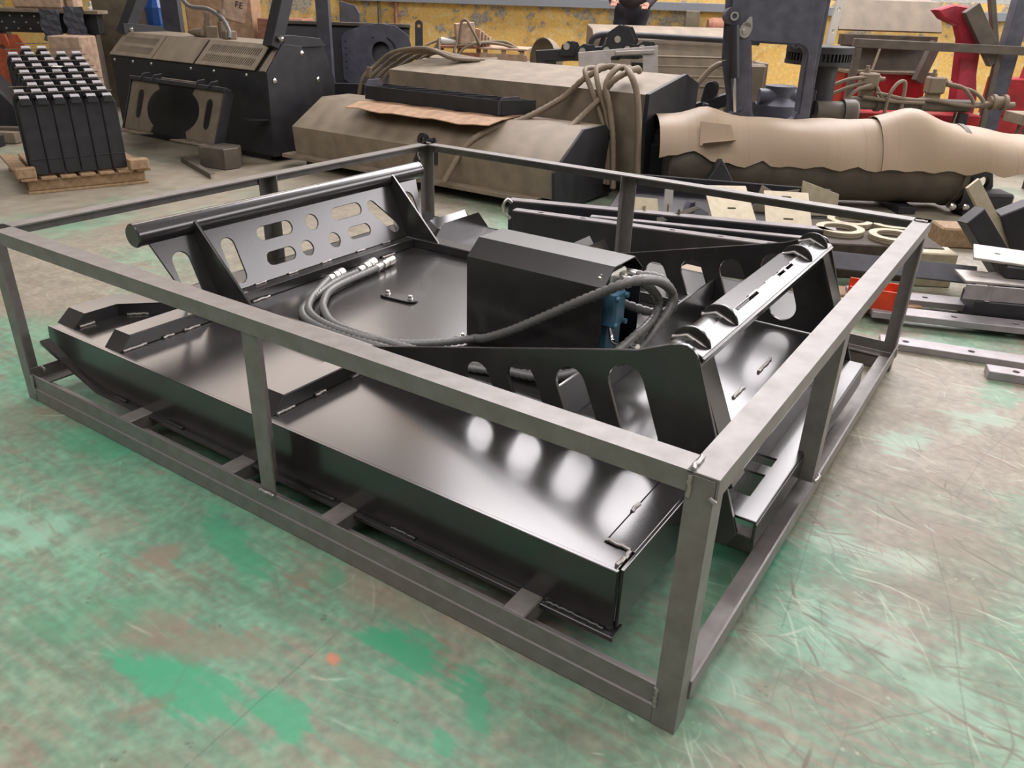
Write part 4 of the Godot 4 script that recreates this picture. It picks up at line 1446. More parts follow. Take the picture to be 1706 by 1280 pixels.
	q.box(T(Vector3(0.17, 1.06, 0.256), Vector3(1, -0.25, 0), Vector3(0.25, 1, 0)), Vector3(0.24, 0.24, 0.004), 0.001)
	var sheet := obj("paper_sheet", q, M.board_pink, c)
	var tm := TextMesh.new()
	tm.text = "FE"
	tm.font_size = 16
	tm.pixel_size = 0.005
	tm.depth = 0.002
	tm.material = M.black_paint_old
	var tx := MeshInstance3D.new()
	tx.name = "lettering"
	tx.mesh = tm
	sheet.add_child(tx)
	tx.transform = T(Vector3(0.22, 1.1, 0.2595), Vector3(1, -0.25, 0), Vector3(0.25, 1, 0))
	q = MB.new()
	q.box(T(Vector3(0, 0.49, 0)), Vector3(0.5, 0.98, 0.4), 0.01)
	var c2 := obj("carton", q, M.wood_red)
	c2.transform = at(-2.6, 9.5, -5)
	tag(c2, "reddish carton right of the paper sheet, behind the tilted lift arm", "carton")


func middle_machine_black():
	var t := thing("black_spreader", "black trough machine with a round-holed end plate behind the vented machine", "machine", at(-1.8, 8.0))
	var q := MB.new()
	q.plate(T(Vector3(-0.6, 0, 0), Vector3.FORWARD, Vector3.UP), bent(P2([-0.2, 0.5, -0.15, 0.2, 0.2, 0.2, 0.4, 0.99]), 0.02), 1.3)
	obj("trough", q, M.black_paint_old, t)
	q = MB.new()
	q.box(T(Vector3(0.05, 0.985, -0.37)), Vector3(1.32, 0.03, 0.06))
	obj("top_edge", q, M.dust_dark, t)
	q = MB.new()
	var o := P2([0.06, 0.5, 0.06, 0.88, 0.1, 0.92, 0.26, 0.98, 0.42, 1.005, 0.58, 0.985, 0.7, 0.9, 0.74, 0.75, 0.72, 0.55, 0.6, 0.4, 0.2, 0.4])
	q.plate(T(Vector3(0, 0, -0.25), Vector3(1, 0, -0.1)), o, 0.03, [oval(Vector2(0.43, 0.72), Vector2(0.43, 0.76), 0.085)])
	var d := obj("end_plate", q, M.frame_blue, t)
	q = MB.new()
	q.lathe(T(Vector3(0.43, 0.74, -0.4), Vector3.RIGHT, Vector3(0.1, 0, 1)), P2([0, 0, 0.16, 0, 0.16, 0.13, 0.14, 0.13, 0.14, 0.01, 0, 0.01]), 20)
	obj("hub", q, M.black_paint_old, t)
	for i in 5:
		q = MB.new()
		q.lathe(T(Vector3(0.1, 0.6 + 0.06 * i, -0.235), Vector3.RIGHT, Vector3.BACK), P2([0.012, 0, 0.009, 0.008, 0, 0.01]), 6)
		obj("bolt", q, M.black_paint_old, d)
	for a in [60, 120, 250, 300]:
		q = MB.new()
		q.lathe(T(Vector3(0.43 + 0.14 * cos(deg_to_rad(a)), 0.74 + 0.16 * sin(deg_to_rad(a)), -0.255), Vector3.RIGHT, Vector3.BACK), P2([0.01, 0, 0.008, 0.008, 0, 0.01]), 6)
		obj("bolt", q, M.black_paint_old, d)
	for x in [-0.4, 0.5]:
		q = MB.new()
		q.box(T(Vector3(x, 0.1, -0.1)), Vector3(0.1, 0.2, 0.4))
		obj("foot", q, M.black_paint_old, t)


func tan_hoods():
	var q: MB
	var yz := func(x: float) -> Transform3D: return T(Vector3(x, 0, 0), Vector3.FORWARD, Vector3.UP)
	# near hood
	var a := thing("folded_hood", "long tan dust-covered folded steel hood, the nearer one, right behind the crate", "hood", Transform3D())
	q = MB.new()
	q.plate(yz.call(-4.74), P2([3.34, 0.1, 3.32, 0.31, 3.66, 0.505, 3.97, 0.505, 4.12, 0.36, 4.12, 0.1]), 2.42, [], 0.004)
	obj("shell", q, M.dust_tan, a)
	q = MB.new()
	q.plate(yz.call(-2.325), P2([3.33, 0.02, 3.3, 0.28, 3.66, 0.51, 3.97, 0.51, 4.13, 0.36, 4.13, 0.02]), 0.02)
	obj("end_plate", q, M.black_paint_old, a)
	q = MB.new()
	q.box(T(Vector3(-3.62, 0.085, -3.33)), Vector3(2.4, 0.03, 0.13), 0.003)
	obj("bottom_flange", q, M.dust_tan, a)
	for x in [-4.6, -3.5, -2.45]:
		q = MB.new()
		q.box(T(Vector3(x, 0.035, -3.7)), Vector3(0.08, 0.07, 0.7))
		obj("runner", q, M.black_paint_old, a)
	q = MB.new()
	q.plate(T(Vector3(-3.39, 0.2, -3.33)), P2([-0.11, 0, 0.11, 0, 0.13, 0.12, -0.05, 0.12]), 0.008)
	var hp := obj("hook_plate", q, M.black_paint_old, a)
	for k in 2:
		q = MB.new()
		q.tube(spl([[-3.42 + 0.06 * k, 0.22, -3.31], [-3.435 + 0.06 * k, 0.26, -3.305], [-3.41 + 0.06 * k, 0.3, -3.31], [-3.39 + 0.06 * k, 0.26, -3.305], [-3.41 + 0.06 * k, 0.22, -3.31]], 4), 0.006, 6)
		obj("ring", q, M.zinc, hp)
	q = MB.new()
	q.lathe(T(Vector3(-3.43, 0.35, -3.37), Vector3.UP, Vector3(0, 0.3, 1)), P2([0.05, 0, 0.05, 0.02, 0.02, 0.02, 0.02, 0.0]), 14)
	q.tube(P3([[-3.4, 0.34, -3.35], [-3.33, 0.36, -3.36]]), 0.02, 8)
	obj("latch", q, M.black_paint_old, a)
	# far hood
	var b := thing("folded_hood", "tan dust-covered folded steel hood, the farther one, draped with black hoses", "hood", Transform3D())
	q = MB.new()
	q.plate(yz.call(-4.42), P2([4.2, 0.1, 4.12, 0.55, 4.12, 0.71, 4.72, 0.8, 4.95, 0.72, 4.95, 0.1]), 2.32, [], 0.004)
	obj("shell", q, M.dust_tan, b)
	q = MB.new()
	q.plate(yz.call(-2.1), P2([4.14, 0.05, 4.1, 0.5, 4.11, 0.715, 4.72, 0.81, 4.97, 0.73, 4.97, 0.05]), 0.03)
	obj("end_plate", q, M.black_paint_old, b)
	for x in [-4.3, -2.2]:
		q = MB.new()
		q.box(T(Vector3(x, 0.05, -4.55)), Vector3(0.08, 0.1, 0.8))
		obj("runner", q, M.black_paint_old, b)
	# hoses over its left end
	for k in 5:
		q = MB.new()
		var o := 0.028 * k
		var zz := -4.36 - 0.06 * k
		q.tube(spl([[-4.9 + o, 0.42, zz + 0.12], [-4.85 + o, 0.6, zz + 0.1], [-4.76 + o * 1.2, 0.72 - o * 0.3, zz], [-4.62 + o * 1.4, 0.805 - 0.01 * k, zz], [-4.45 + o, 0.85 - 0.008 * k, zz], [-4.22, 0.868 - 0.012 * k, zz - 0.02], [-4.02 + o, 0.805 - 0.004 * k, zz - 0.1], [-3.85, 0.79, zz - 0.25]], 6), 0.017, 8)
		obj("hose", q, M.hose_dusty, b)
	q = MB.new()
	q.box(T(Vector3(-4.72, 0.66, -4.2), Vector3(0.4, 0, 0.2), Vector3(0.5, 1, 0)), Vector3(0.1, 0.09, 0.02), 0.01)
	obj("hose_tag", q, M.hose_dusty, b)
	# hoses with printed sleeves hanging over its right end
	var runs := [
		[[-2.32, 0.83, -4.45], [-2.37, 0.85, -4.3], [-2.464, 0.855, -4.2], [-2.577, 0.775, -4.1], [-2.716, 0.64, -4.05], [-2.86, 0.515, -3.8], [-2.98, 0.45, -3.55], [-3.06, 0.36, -3.38], [-3.1, 0.2, -3.25], [-3.12, 0.12, -3.2]],
		[[-2.3, 0.83, -4.4], [-2.26, 0.855, -4.25], [-2.32, 0.79, -4.06], [-2.42, 0.66, -4.06], [-2.49, 0.53, -3.9], [-2.47, 0.42, -3.6], [-2.43, 0.3, -3.5], [-2.42, 0.22, -3.48]],
		[[-2.4, 0.83, -4.4], [-2.376, 0.855, -4.2], [-2.381, 0.751, -4.06], [-2.33, 0.6, -4.05], [-2.28, 0.42, -4.03], [-2.24, 0.2, -4.0], [-2.22, 0.08, -3.98]],
		[[-2.42, 0.83, -4.42], [-2.297, 0.85, -4.2], [-2.19, 0.82, -4.06], [-2.13, 0.73, -4.03], [-2.08, 0.55, -4.0], [-2.05, 0.3, -3.98], [-2.03, 0.1, -3.97]],
		[[-2.62, 0.83, -4.4], [-2.6, 0.83, -4.15], [-2.5, 0.72, -4.07], [-2.38, 0.5, -4.06], [-2.3, 0.3, -4.03], [-2.27, 0.1, -4.0]],
		[[-2.52, 0.84, -4.4], [-2.52, 0.85, -4.18], [-2.44, 0.74, -4.06], [-2.36, 0.56, -4.06], [-2.31, 0.36, -4.04], [-2.3, 0.1, -4.0]]]
	for k in runs.size():
		q = MB.new()
		q.tube(spl(runs[k], 7), 0.022 if k < 4 else 0.018, 9, [0.05, 0.16] if k < 3 else [])
		obj("hose", q, M.hose_dusty, b)
	q = MB.new()
	q.tube(P3([[-2.42, 0.22, -3.48], [-2.42, 0.14, -3.46]]), 0.008, 8)
	q.lathe(T(Vector3(-2.42, 0.13, -3.455), Vector3.RIGHT, Vector3(0.4, 0, 1)), P2([0.012, -0.006, 0.022, -0.006, 0.022, 0.006, 0.012, 0.006, 0.012, -0.006]), 14)
	obj("hose_eye", q, M.chrome, b)
	# black tray with divider strips, on a crumpled cardboard sheet, on the near hood
	q = MB.new()
	var cb := []
	for j in 4:
		for i in 12:
			cb.append(Vector3(-4.24 + 1.32 * i / 11.0, 0.512 + 0.006 * sin(i * 1.9 + j * 2.0) - (0.028 * (1.0 - j) if j < 1 else 0.0), -3.42 - 0.02 * sin(i * 1.3) - 0.15 * j))
	for j in 3:
		for i in 11:
			for z in [0.0, 0.006]:
				var o := Vector3(0, z, 0)
				q.flat([cb[j * 12 + i] + o, cb[j * 12 + i + 1] + o, cb[j * 12 + i + 13] + o], Vector3.UP)
				q.flat([cb[j * 12 + i] + o, cb[j * 12 + i + 13] + o, cb[j * 12 + i + 12] + o], Vector3.UP)
	for i in 11:
		q.flat([cb[i], cb[i + 1], cb[i + 1] + Vector3(0, 0.006, 0), cb[i] + Vector3(0, 0.006, 0)], Vector3.BACK)
	var card := obj("cardboard_sheet", q, M.cardboard)
	tag(card, "crumpled cardboard sheet lying under the black tray on the nearer tan hood", "cardboard")
	var tr := thing("black_tray", "long black slotted steel tray lying on cardboard on the nearer tan hood", "tray", T(Vector3(-4.3, 0.522, -3.72)))
	q = MB.new()
	q.plate(T(Vector3(0.0, 0, 0.008)), rect(0, 0, 1.28, 0.1), 0.008)
	obj("front_strip", q, M.black_paint_old, tr)
	q = MB.new()
	q.plate(T(Vector3(0.0, 0, -0.2)), rect(0, 0, 1.4, 0.1), 0.008)
	obj("back_strip", q, M.black_paint_old, tr)
	q = MB.new()
	q.box(T(Vector3(0.65, 0.003, -0.1)), Vector3(1.3, 0.006, 0.2), 0.001)
	obj("tray_floor", q, M.black_paint_old, tr)
	for i in 8:
		q = MB.new()
		q.plate(T(Vector3(0.1 + 0.17 * i, 0.004, 0), Vector3(0.16, 0, -0.19)), rect(0, 0, 0.25, 0.1), 0.005)
		obj("divider", q, M.black_paint_old, tr)
	for x in [[0.0, -0.02, 0.14], [1.27, 0.02, 0.12]]:
		q = MB.new()
		q.plate(T(Vector3(x[0], x[1] * 0.0, 0.02), Vector3(0, 0, -1) if x[0] < 0.5 else Vector3(0.3, 0, -1)), P2([0, 0, 0.22, 0, 0.22, 0.09, 0.18, x[2], 0.04, x[2], 0, 0.09]), 0.006)
		obj("end_plate", q, M.frame_dark, tr)


func middle_clutter():
	var q: MB
	# crates, carton and cables behind the far hood
	for k in 2:
		var c := thing("plank_crate", ["reddish plank crate with cables draped on it, left of the tan dome", "paler plank crate standing right against the tan dome"][k], "crate", at([-0.68, -0.2][k], [9.3, 9.25][k], [3, -8][k]))
		q = MB.new()
		q.box(T(Vector3(0, 0.31, -0.15)), Vector3(0.5, 0.62, 0.4), 0.006)
		obj("body", q, M.wood_red if k == 0 else M.board_pink, c)
		for j in 3:
			q = MB.new()
			q.box(T(Vector3(0, 0.45 + 0.105 * j, 0.06)), Vector3(0.52, 0.095, 0.02), 0.004)
			obj("plank", q, M.wood_red if k == 0 else M.board_pink, c)
		q = MB.new()
		q.box(T(Vector3(0, 0.757, -0.14)), Vector3(0.52, 0.02, 0.44), 0.004)
		obj("lid", q, M.wood_red if k == 0 else M.board_pink, c)
		for j in 3:
			q = MB.new()
			q.box(T(Vector3(-0.2 + 0.2 * j, 0.69, 0.04)), Vector3(0.05, 0.13, 0.02), 0.004)
			obj("batten", q, M.wood_red if k == 0 else M.board_pink, c)
	var cb := thing("open_carton", "open pink carton with slats standing on the reddish plank crate", "carton", at(-0.63, 9.3, 12, 0.768))
	q = MB.new()
	q.box(T(Vector3(0, 0.12, 0), Vector3(1, 0.1, 0)), Vector3(0.2, 0.22, 0.16), 0.004)
	obj("box", q, M.board_pink, cb)
	for i in 4:
		q = MB.new()
		q.box(T(Vector3(0.14 + 0.035 * i, 0.09 - 0.012 * i, 0.02), Vector3(1, 0, -0.5), Vector3(0.15, 1, 0)), Vector3(0.025, 0.17 - 0.025 * i, 0.1), 0.002)
		obj("slat", q, M.board_pink, cb)
	var lead := thing("cable_bundle", "tangle of brown cables lying over the reddish plank crate", "cables", at(-0.68, 9.3))
	for p in [[[-0.4, 0.6, 0.14], [-0.36, 0.76, 0.12], [-0.18, 0.83, 0.05], [0.05, 0.85, 0.0], [0.12, 0.8, -0.02]], [[-0.3, 0.66, 0.14], [-0.22, 0.8, 0.08], [-0.05, 0.83, 0.04], [0.06, 0.82, 0.05]], [[0.0, 0.8, 0.1], [0.02, 1.0, 0.08], [0.08, 1.02, 0.09], [0.16, 0.9, 0.12], [0.22, 0.79, 0.1]], [[-0.05, 0.62, 0.16], [0.06, 0.76, 0.12], [0.25, 0.81, 0.08], [0.45, 0.8, 0.06], [0.62, 0.76, 0.1]], [[0.1, 0.8, 0.1], [0.3, 0.82, 0.05], [0.5, 0.82, 0.04], [0.66, 0.74, 0.12]], [[-0.22, 0.84, 0.1], [-0.21, 0.7, 0.16], [-0.2, 0.6, 0.15]], [[-0.02, 0.82, 0.1], [-0.05, 0.72, 0.14], [0.02, 0.66, 0.15]]]:
		q = MB.new()
		q.tube(spl(p, 6), 0.015, 8)
		obj("cable", q, M.hose_dusty, lead)
	q = MB.new()
	q.tube(P3([[-0.2, 0.815, 0.05], [0.0, 0.8, 0.06]]), 0.04, 8, [], true, 0.02)
	obj("plug", q, M.white_stuff, lead)
	var dome := thing("dished_end", "tan steel dome with its open rim facing the crates", "dome", at(0.24, 8.8, 22))
	q = MB.new()
	var pr := PackedVector2Array()
	for i in 10: pr.append(Vector2(0.22 * cos(PI / 2 * i / 9.0), 0.2 * sin(PI / 2 * i / 9.0)))
	for i in 10: pr.append(Vector2(0.21 * sin(PI / 2 * i / 9.0), 0.19 * cos(PI / 2 * i / 9.0)))
	pr.append(Vector2(0.22, 0))
	q.lathe(T(Vector3(-0.08, 0.69, 0.1), Vector3.UP, Vector3(1, 0, -0.25)), pr, 24)
	obj("shell", q, M.dust_tan, dome)
	q = MB.new()
	q.box(T(Vector3(0, 0.235, 0)), Vector3(0.28, 0.47, 0.28))
	obj("stand", q, M.dust_dark, dome)
	# coupling frame with ear plates, and the bare steel plate in front of it
	var fr := thing("ear_frame", "black linkage frame with paired ear plates behind the farther tan hood", "linkage", at(0.6, 7.6, 0))
	q = MB.new()
	strut(q, Vector3(-0.48, 0.8, 0), Vector3(0.5, 0.885, 0), 0.1, 0.1)
	obj("cross_beam", q, M.black_paint_old, fr)
	for x in [-0.35, 0.42]:
		q = MB.new()
		q.box(T(Vector3(x, 0.39, 0)), Vector3(0.1, 0.78, 0.1))
		obj("leg", q, M.black_paint_old, fr)
		q = MB.new()
		q.box(T(Vector3(x, 0.02, 0)), Vector3(0.2, 0.04, 0.5))
		obj("foot", q, M.black_paint_old, fr)
	var ear := P2([-0.09, 0, 0.07, 0, 0.09, 0.06, 0.05, 0.13, -0.01, 0.14, -0.07, 0.1])
	for e in [[-0.06, 0.83, 1.0], [0.15, 0.845, 1.0], [0.33, 0.86, 0.9], [0.46, 0.87, 1.0], [0.24, 0.92, 1.5], [-0.2, 0.87, 0.85]]:
		for s in 2:
			q = MB.new()
			var big := PackedVector2Array()
			for p in ear: big.append(p * e[2])
			q.plate(T(Vector3(e[0] + 0.035 * s, e[1] - 0.05, 0.06 - 0.025 * s), Vector3(1, 0, -0.12)), big, 0.016)
			obj("ear_plate", q, M.black_paint_old, fr)
		q = MB.new()
		q.lathe(T(Vector3(e[0] - 0.02, e[1] + 0.03 * e[2], 0.085), Vector3.RIGHT, Vector3.BACK), P2([0.03, -0.01, 0.028, 0.006, 0, 0.008]), 12)
		obj("pin", q, M.zinc, fr)
	q = MB.new()
	q.plate(T(Vector3.ZERO, Vector3(1, 0.06, -0.1), Vector3(0, 1, -0.2)), P2([-0.34, 0, 0.34, 0, 0.33, 0.93, -0.36, 0.9]), 0.012, [rrect(-0.08, 0.6, 0.2, 0.86, 0.02)])
	q.box(T(Vector3(0.06, 0.875, -0.165), Vector3(1, 0.06, -0.1)), Vector3(0.34, 0.03, 0.05))
	var sp := obj("window_plate", q, M.plate_steel)
	sp.transform = at(0.9, 7.2)
	tag(sp, "bright bare steel plate with a rectangular opening behind the hanging hoses", "plate")
	# wide ribbed tan body with a tubular bar
	var bb := thing("ribbed_body", "wide tan ribbed steel body with a black tube bar along its top edge", "machine", at(1.45, 8.7, 4))
	q = MB.new()
	q.plate(T(Vector3(-0.75, 0, 0), Vector3.FORWARD, Vector3.UP), P2([-0.1, 0.05, -0.06, 0.72, 0.0, 0.92, 0.12, 1.0, 0.5, 1.03, 0.6, 0.05]), 1.6, [], 0.006)
	obj("shell", q, M.dust_tan, bb)
	for j in 4:
		q = MB.new()
		q.box(T(Vector3(0.05, 0.5 + 0.09 * j, 0.085 - 0.012 * j)), Vector3(1.58, 0.018, 0.02), 0.006)
		obj("rib", q, M.dust_tan, bb)
	q = MB.new()
	q.tube(spl([[-0.82, 0.6, 0.1], [-0.8, 0.84, 0.12], [-0.72, 0.95, 0.12], [-0.4, 0.96, 0.12], [0.3, 0.945, 0.12], [0.9, 0.925, 0.12]], 6), 0.028, 10)
	obj("tube_bar", q, M.black_paint_old, bb)
	q = MB.new()
	q.tube(spl([[-0.66, 0.95, 0.12], [-0.7, 0.8, 0.1], [-0.74, 0.6, 0.08]], 5), 0.026, 10)
	obj("tube_bar", q, M.black_paint_old, bb)
	for x in [-0.6, 0.7]:
		q = MB.new()
		q.box(T(Vector3(x, 0.03, -0.25)), Vector3(0.1, 0.06, 0.8))
		obj("runner", q, M.black_paint_old, bb)
	# hinged black chassis and tan plates between the far hood and the drum
	var ch := thing("linkage_arm", "black hinged linkage arm with tan plates between the farther hood and the drum", "linkage", at(1.15, 6.6, 0))
	for s in [[-0.1, 0.42, 0.1, 0.52, 0.62, 0.0, 0.09], [0.0, 0.3, 0.12, 0.62, 0.52, -0.1, 0.08], [0.02, 0.12, 0.15, 0.3, 0.45, 0.1, 0.07]]:
		q = MB.new()
		strut(q, Vector3(s[0], s[1], s[2]), Vector3(s[3], s[4], s[5]), 0.06, s[6])
		obj("arm", q, M.black_paint_old, ch)
	for e in [[0.3, 0.64], [0.62, 0.5]]:
		for s in 2:
			q = MB.new()
			q.plate(T(Vector3(e[0] + 0.03 * s, e[1] - 0.06, 0.03 - 0.05 * s), Vector3(1, 0, -0.2), Vector3(-0.25, 1, 0)), oval(Vector2(0, 0), Vector2(0.02, 0.1), 0.05), 0.012)
			obj("ear_plate", q, M.black_paint_old, ch)
	q = MB.new()
	strut(q, Vector3(0.22, 0.1, 0.12), Vector3(0.28, 0.58, 0.12), 0.04, 0.06)
	obj("upright", q, M.frame_dark, ch)
	for e in [[-0.08, 0.2, 0.3, 0.46, 0.14], [0.18, 0.3, 0.5, 0.56, 0.02], [0.3, 0.22, 0.6, 0.44, -0.05]]:
		q = MB.new()
		var d := Vector2(e[2] - e[0], e[3] - e[1])
		q.plate(T(Vector3(e[0], e[1], e[4]), Vector3(d.x, d.y, -0.1), Vector3(-d.y, d.x, 0)), rrect(0, -0.055, d.length(), 0.055, 0.02), 0.012, [oval(Vector2(d.length() - 0.09, 0), Vector2(d.length() - 0.06, 0), 0.02)])
		obj("tan_plate", q, M.dust_tan, ch)
	q = MB.new()
	q.box(T(Vector3(0.1, 0.06, 0.0)), Vector3(0.7, 0.12, 0.3))
	obj("base", q, M.black_paint_old, ch)
	q = MB.new()
	q.tube(spl([[-0.02, 0.1, 0.25], [0.0, 0.35, 0.2], [0.1, 0.6, 0.2], [0.28, 0.83, 0.15], [0.4, 0.86, 0.1], [0.46, 0.78, 0.08], [0.475, 0.66, 0.08]], 7), 0.02, 9)
	obj("hose", q, M.hose_dusty, ch)
	q = MB.new()
	q.tube(P3([[0.478, 0.66, 0.08], [0.482, 0.57, 0.08]]), 0.018, 8)
	obj("hose_end", q, M.zinc, ch)
	q = MB.new()
	q.tube(spl([[0.47, 0.05, 0.12], [0.46, 0.5, 0.12], [0.44, 0.9, 0.1], [0.45, 1.2, 0.1]], 5), 0.018, 9)
	obj("hose", q, M.hose_dusty, ch)
	# black gearbox in front of them
	q = MB.new()
	q.box(T(Vector3(0, 0.23, 0)), Vector3(0.16, 0.3, 0.16), 0.012)
	q.lathe(T(Vector3(0, 0.38, 0)), P2([0.07, 0, 0.07, 0.05, 0.045, 0.07, 0.045, 0.09, 0, 0.09]), 8)
	q.box(T(Vector3(0, 0.04, 0)), Vector3(0.2, 0.08, 0.22), 0.006)
	for y in [0.15, 0.25]:
		q.lathe(T(Vector3(0.08, y, 0.03), Vector3.UP, Vector3.RIGHT), P2([0.016, 0, 0.016, 0.03, 0, 0.03]), 6)
	var gb := obj("gearbox", q, M.black_paint_old)
	gb.transform = at(0.98, 5.85, 10)
	tag(gb, "small black gearbox standing between the hanging hoses and the drum", "gearbox")
	# things along the yellow wall
	q = MB.new()
	q.plate(T(Vector3.ZERO, Vector3(1, 0, 0), Vector3(0.04, 1, -0.08)), P2([-0.14, 0, 0.1, 0, 0.16, 1.0, 0.1, 1.1, -0.1, 1.15]), 0.04, [], 0.01)
	var pnl := obj("leaning_slab", q, M.frame_dark)
	pnl.transform = at(-2.25, 11.1)
	tag(pnl, "tall weathered grey slab leaning on the left end of the yellow wall", "slab")
	for k in 2:
		q = MB.new()
		q.tube(P3([[0, 0.0, 0], [0, 2.2, 0]]), 0.018 if k == 0 else 0.025, 8)
		var pp := obj("wall_pipe", q, M.wood_red if k else M.olive_sheet)
		pp.transform = at([-1.9, -1.68][k], 11.44)
		tag(pp, ["thin olive pipe running up the yellow wall", "brown pipe running up the yellow wall, right of the thin olive pipe"][k], "pipe")
	q = MB.new()
	q.plate(T(Vector3.ZERO, Vector3(1, 0.0, 0), Vector3(-0.22, 1, -0.1)), oval(Vector2(0.0, 0.05), Vector2(0.0, 0.9), 0.05), 0.02, [oval(Vector2(0, 0.88), Vector2(0, 0.88), 0.02)])
	var lv := obj("lever_arm", q, M.black_paint_old)
	lv.transform = at(-1.36, 11.2)
	tag(lv, "black lever arm with an eye leaning against the yellow wall", "lever")
	q = MB.new()
	q.plate(T(Vector3.ZERO, Vector3.RIGHT, Vector3(0.1, 1, -0.1)), P2([-0.12, 0, 0.12, 0, 0.1, 1.16, -0.08, 1.16]), 0.06, [], 0.01)
	var wp := obj("tall_plate", q, M.olive_sheet)
	wp.transform = at(2.16, 11.2)
	tag(wp, "narrow grey plate leaning on the yellow wall right of the standing worker", "plate")
	q = MB.new()
	q.lathe(T(Vector3(-0.16, 0.98, 0), Vector3.UP, Vector3.RIGHT), P2([0, 0, 0.09, 0, 0.11, 0.05, 0.11, 0.32, 0, 0.32]), 14)
	q.box(T(Vector3(0, 0.44, 0)), Vector3(0.2, 0.88, 0.2))
	var dr := obj("brown_drum", q, M.wood_red)
	dr.transform = at(2.5, 11.1)
	tag(dr, "small dark brown drum on a stand by the yellow wall", "drum")


func worker():
	# seen from thigh to hip between the tan body and the rail; the rest goes on behind and above
	var w := thing("person", "person in dark trousers and a dark red-brown jacket standing behind the ribbed tan body", "person", at(1.27, 10.3, -15, 0.18))
	var stp := MB.new()
	stp.box(T(Vector3(0, 0.09, 0)), Vector3(0.7, 0.18, 0.6), 0.006)
	var so := obj("wood_step", stp, M.wood)
	so.transform = at(1.27, 10.3, -15)
	tag(so, "low wooden step under the feet of the standing worker", "step")
	var joints := {"hip": [Vector3(0, 0.95, 0), 0.15], "chest": [Vector3(0, 1.32, 0.0), 0.17], "neck": [Vector3(0, 1.5, 0.01), 0.065], "shl": [Vector3(-0.19, 1.42, 0), 0.07], "shr": [Vector3(0.19, 1.42, 0), 0.07]}
	var legs := MB.new()
	surface(legs, [[Vector3(-0.07, 0.96, 0), Vector3(0.07, 0.96, 0), 0.14, 0.14], [Vector3(-0.1, 0.9, 0.01), Vector3(-0.17, 0.48, 0.1), 0.105, 0.07], [Vector3(-0.17, 0.48, 0.1), Vector3(-0.19, 0.08, -0.02), 0.07, 0.055], [Vector3(0.08, 0.9, 0), Vector3(0.09, 0.48, 0.03), 0.105, 0.072], [Vector3(0.09, 0.48, 0.03), Vector3(0.09, 0.08, 0), 0.072, 0.055]], Vector3(-0.36, 0.0, -0.25), Vector3(0.3, 1.15, 0.3), 0.02)
	obj("trousers", legs, M.denim, w)
	var top := MB.new()
	surface(top, [[Vector3(0, 1.08, 0), Vector3(0, 1.34, 0), 0.165, 0.17], [Vector3(-0.19, 1.42, 0), Vector3(-0.27, 1.16, 0.02), 0.075, 0.058], [Vector3(-0.27, 1.16, 0.02), Vector3(-0.2, 1.06, 0.2), 0.058, 0.045], [Vector3(0.19, 1.42, 0), Vector3(0.27, 1.16, 0.02), 0.075, 0.058], [Vector3(0.27, 1.16, 0.02), Vector3(0.2, 1.04, 0.2), 0.058, 0.045], [Vector3(-0.15, 1.42, 0), Vector3(0.15, 1.42, 0), 0.08, 0.08]], Vector3(-0.4, 0.86, -0.25), Vector3(0.4, 1.6, 0.32), 0.02)
	obj("jacket", top, M.jacket, w)
	var skin := MB.new()
	surface(skin, [[Vector3(0, 1.48, 0.0), Vector3(0, 1.58, 0.015), 0.055, 0.055], [Vector3(0, 1.63, 0.03), Vector3(0, 1.7, 0.0), 0.075, 0.088], [Vector3(0, 1.62, 0.1), Vector3(0, 1.66, 0.095), 0.016, 0.012], [Vector3(-0.09, 1.65, 0.0), Vector3(-0.092, 1.67, 0.0), 0.015, 0.018], [Vector3(0.09, 1.65, 0.0), Vector3(0.092, 1.67, 0.0), 0.015, 0.018]], Vector3(-0.14, 1.42, -0.12), Vector3(0.14, 1.82, 0.15), 0.009)
	for s in [-1.0, 1.0]:
		var hand := []
		var o := Vector3(0.2 * s, 1.06 if s < 0 else 1.04, 0.2)
		hand.append([o, o + Vector3(-0.02 * s, -0.01, 0.07), 0.03, 0.034])
		for f in 4: hand.append([o + Vector3(-0.02 * s + (f - 1.5) * 0.018, -0.01, 0.08), o + Vector3(-0.02 * s + (f - 1.5) * 0.019, -0.04, [0.125, 0.14, 0.135, 0.12][f]), 0.0095, 0.008])
		hand.append([o + Vector3(-0.045 * s, 0.0, 0.03), o + Vector3(-0.075 * s, -0.01, 0.08), 0.012, 0.009])
		surface(skin, hand, o - Vector3(0.12, 0.1, 0.06), o + Vector3(0.12, 0.08, 0.2), 0.006, 0.008)
	obj("skin", skin, M.skin, w)
	var hair := MB.new()
	surface(hair, [[Vector3(0, 1.72, -0.015), Vector3(0, 1.74, -0.02), 0.09, 0.09], [Vector3(0, 1.66, -0.05), Vector3(0, 1.72, -0.03), 0.07, 0.085]], Vector3(-0.13, 1.55, -0.16), Vector3(0.13, 1.86, 0.1), 0.01)
	obj("hair", hair, M.hair, w)
	for s in [-1, 1]:
		var shoe := MB.new()
		var o := Vector3(-0.19, 0, -0.02) if s < 0 else Vector3(0.09, 0, 0)
		surface(shoe, [[o + Vector3(0, 0.055, -0.03), o + Vector3(0, 0.04, 0.15), 0.05, 0.038]], o + Vector3(-0.09, 0.005, -0.12), o + Vector3(0.09, 0.14, 0.24), 0.012)
		obj("shoe", shoe, M.hair, w)


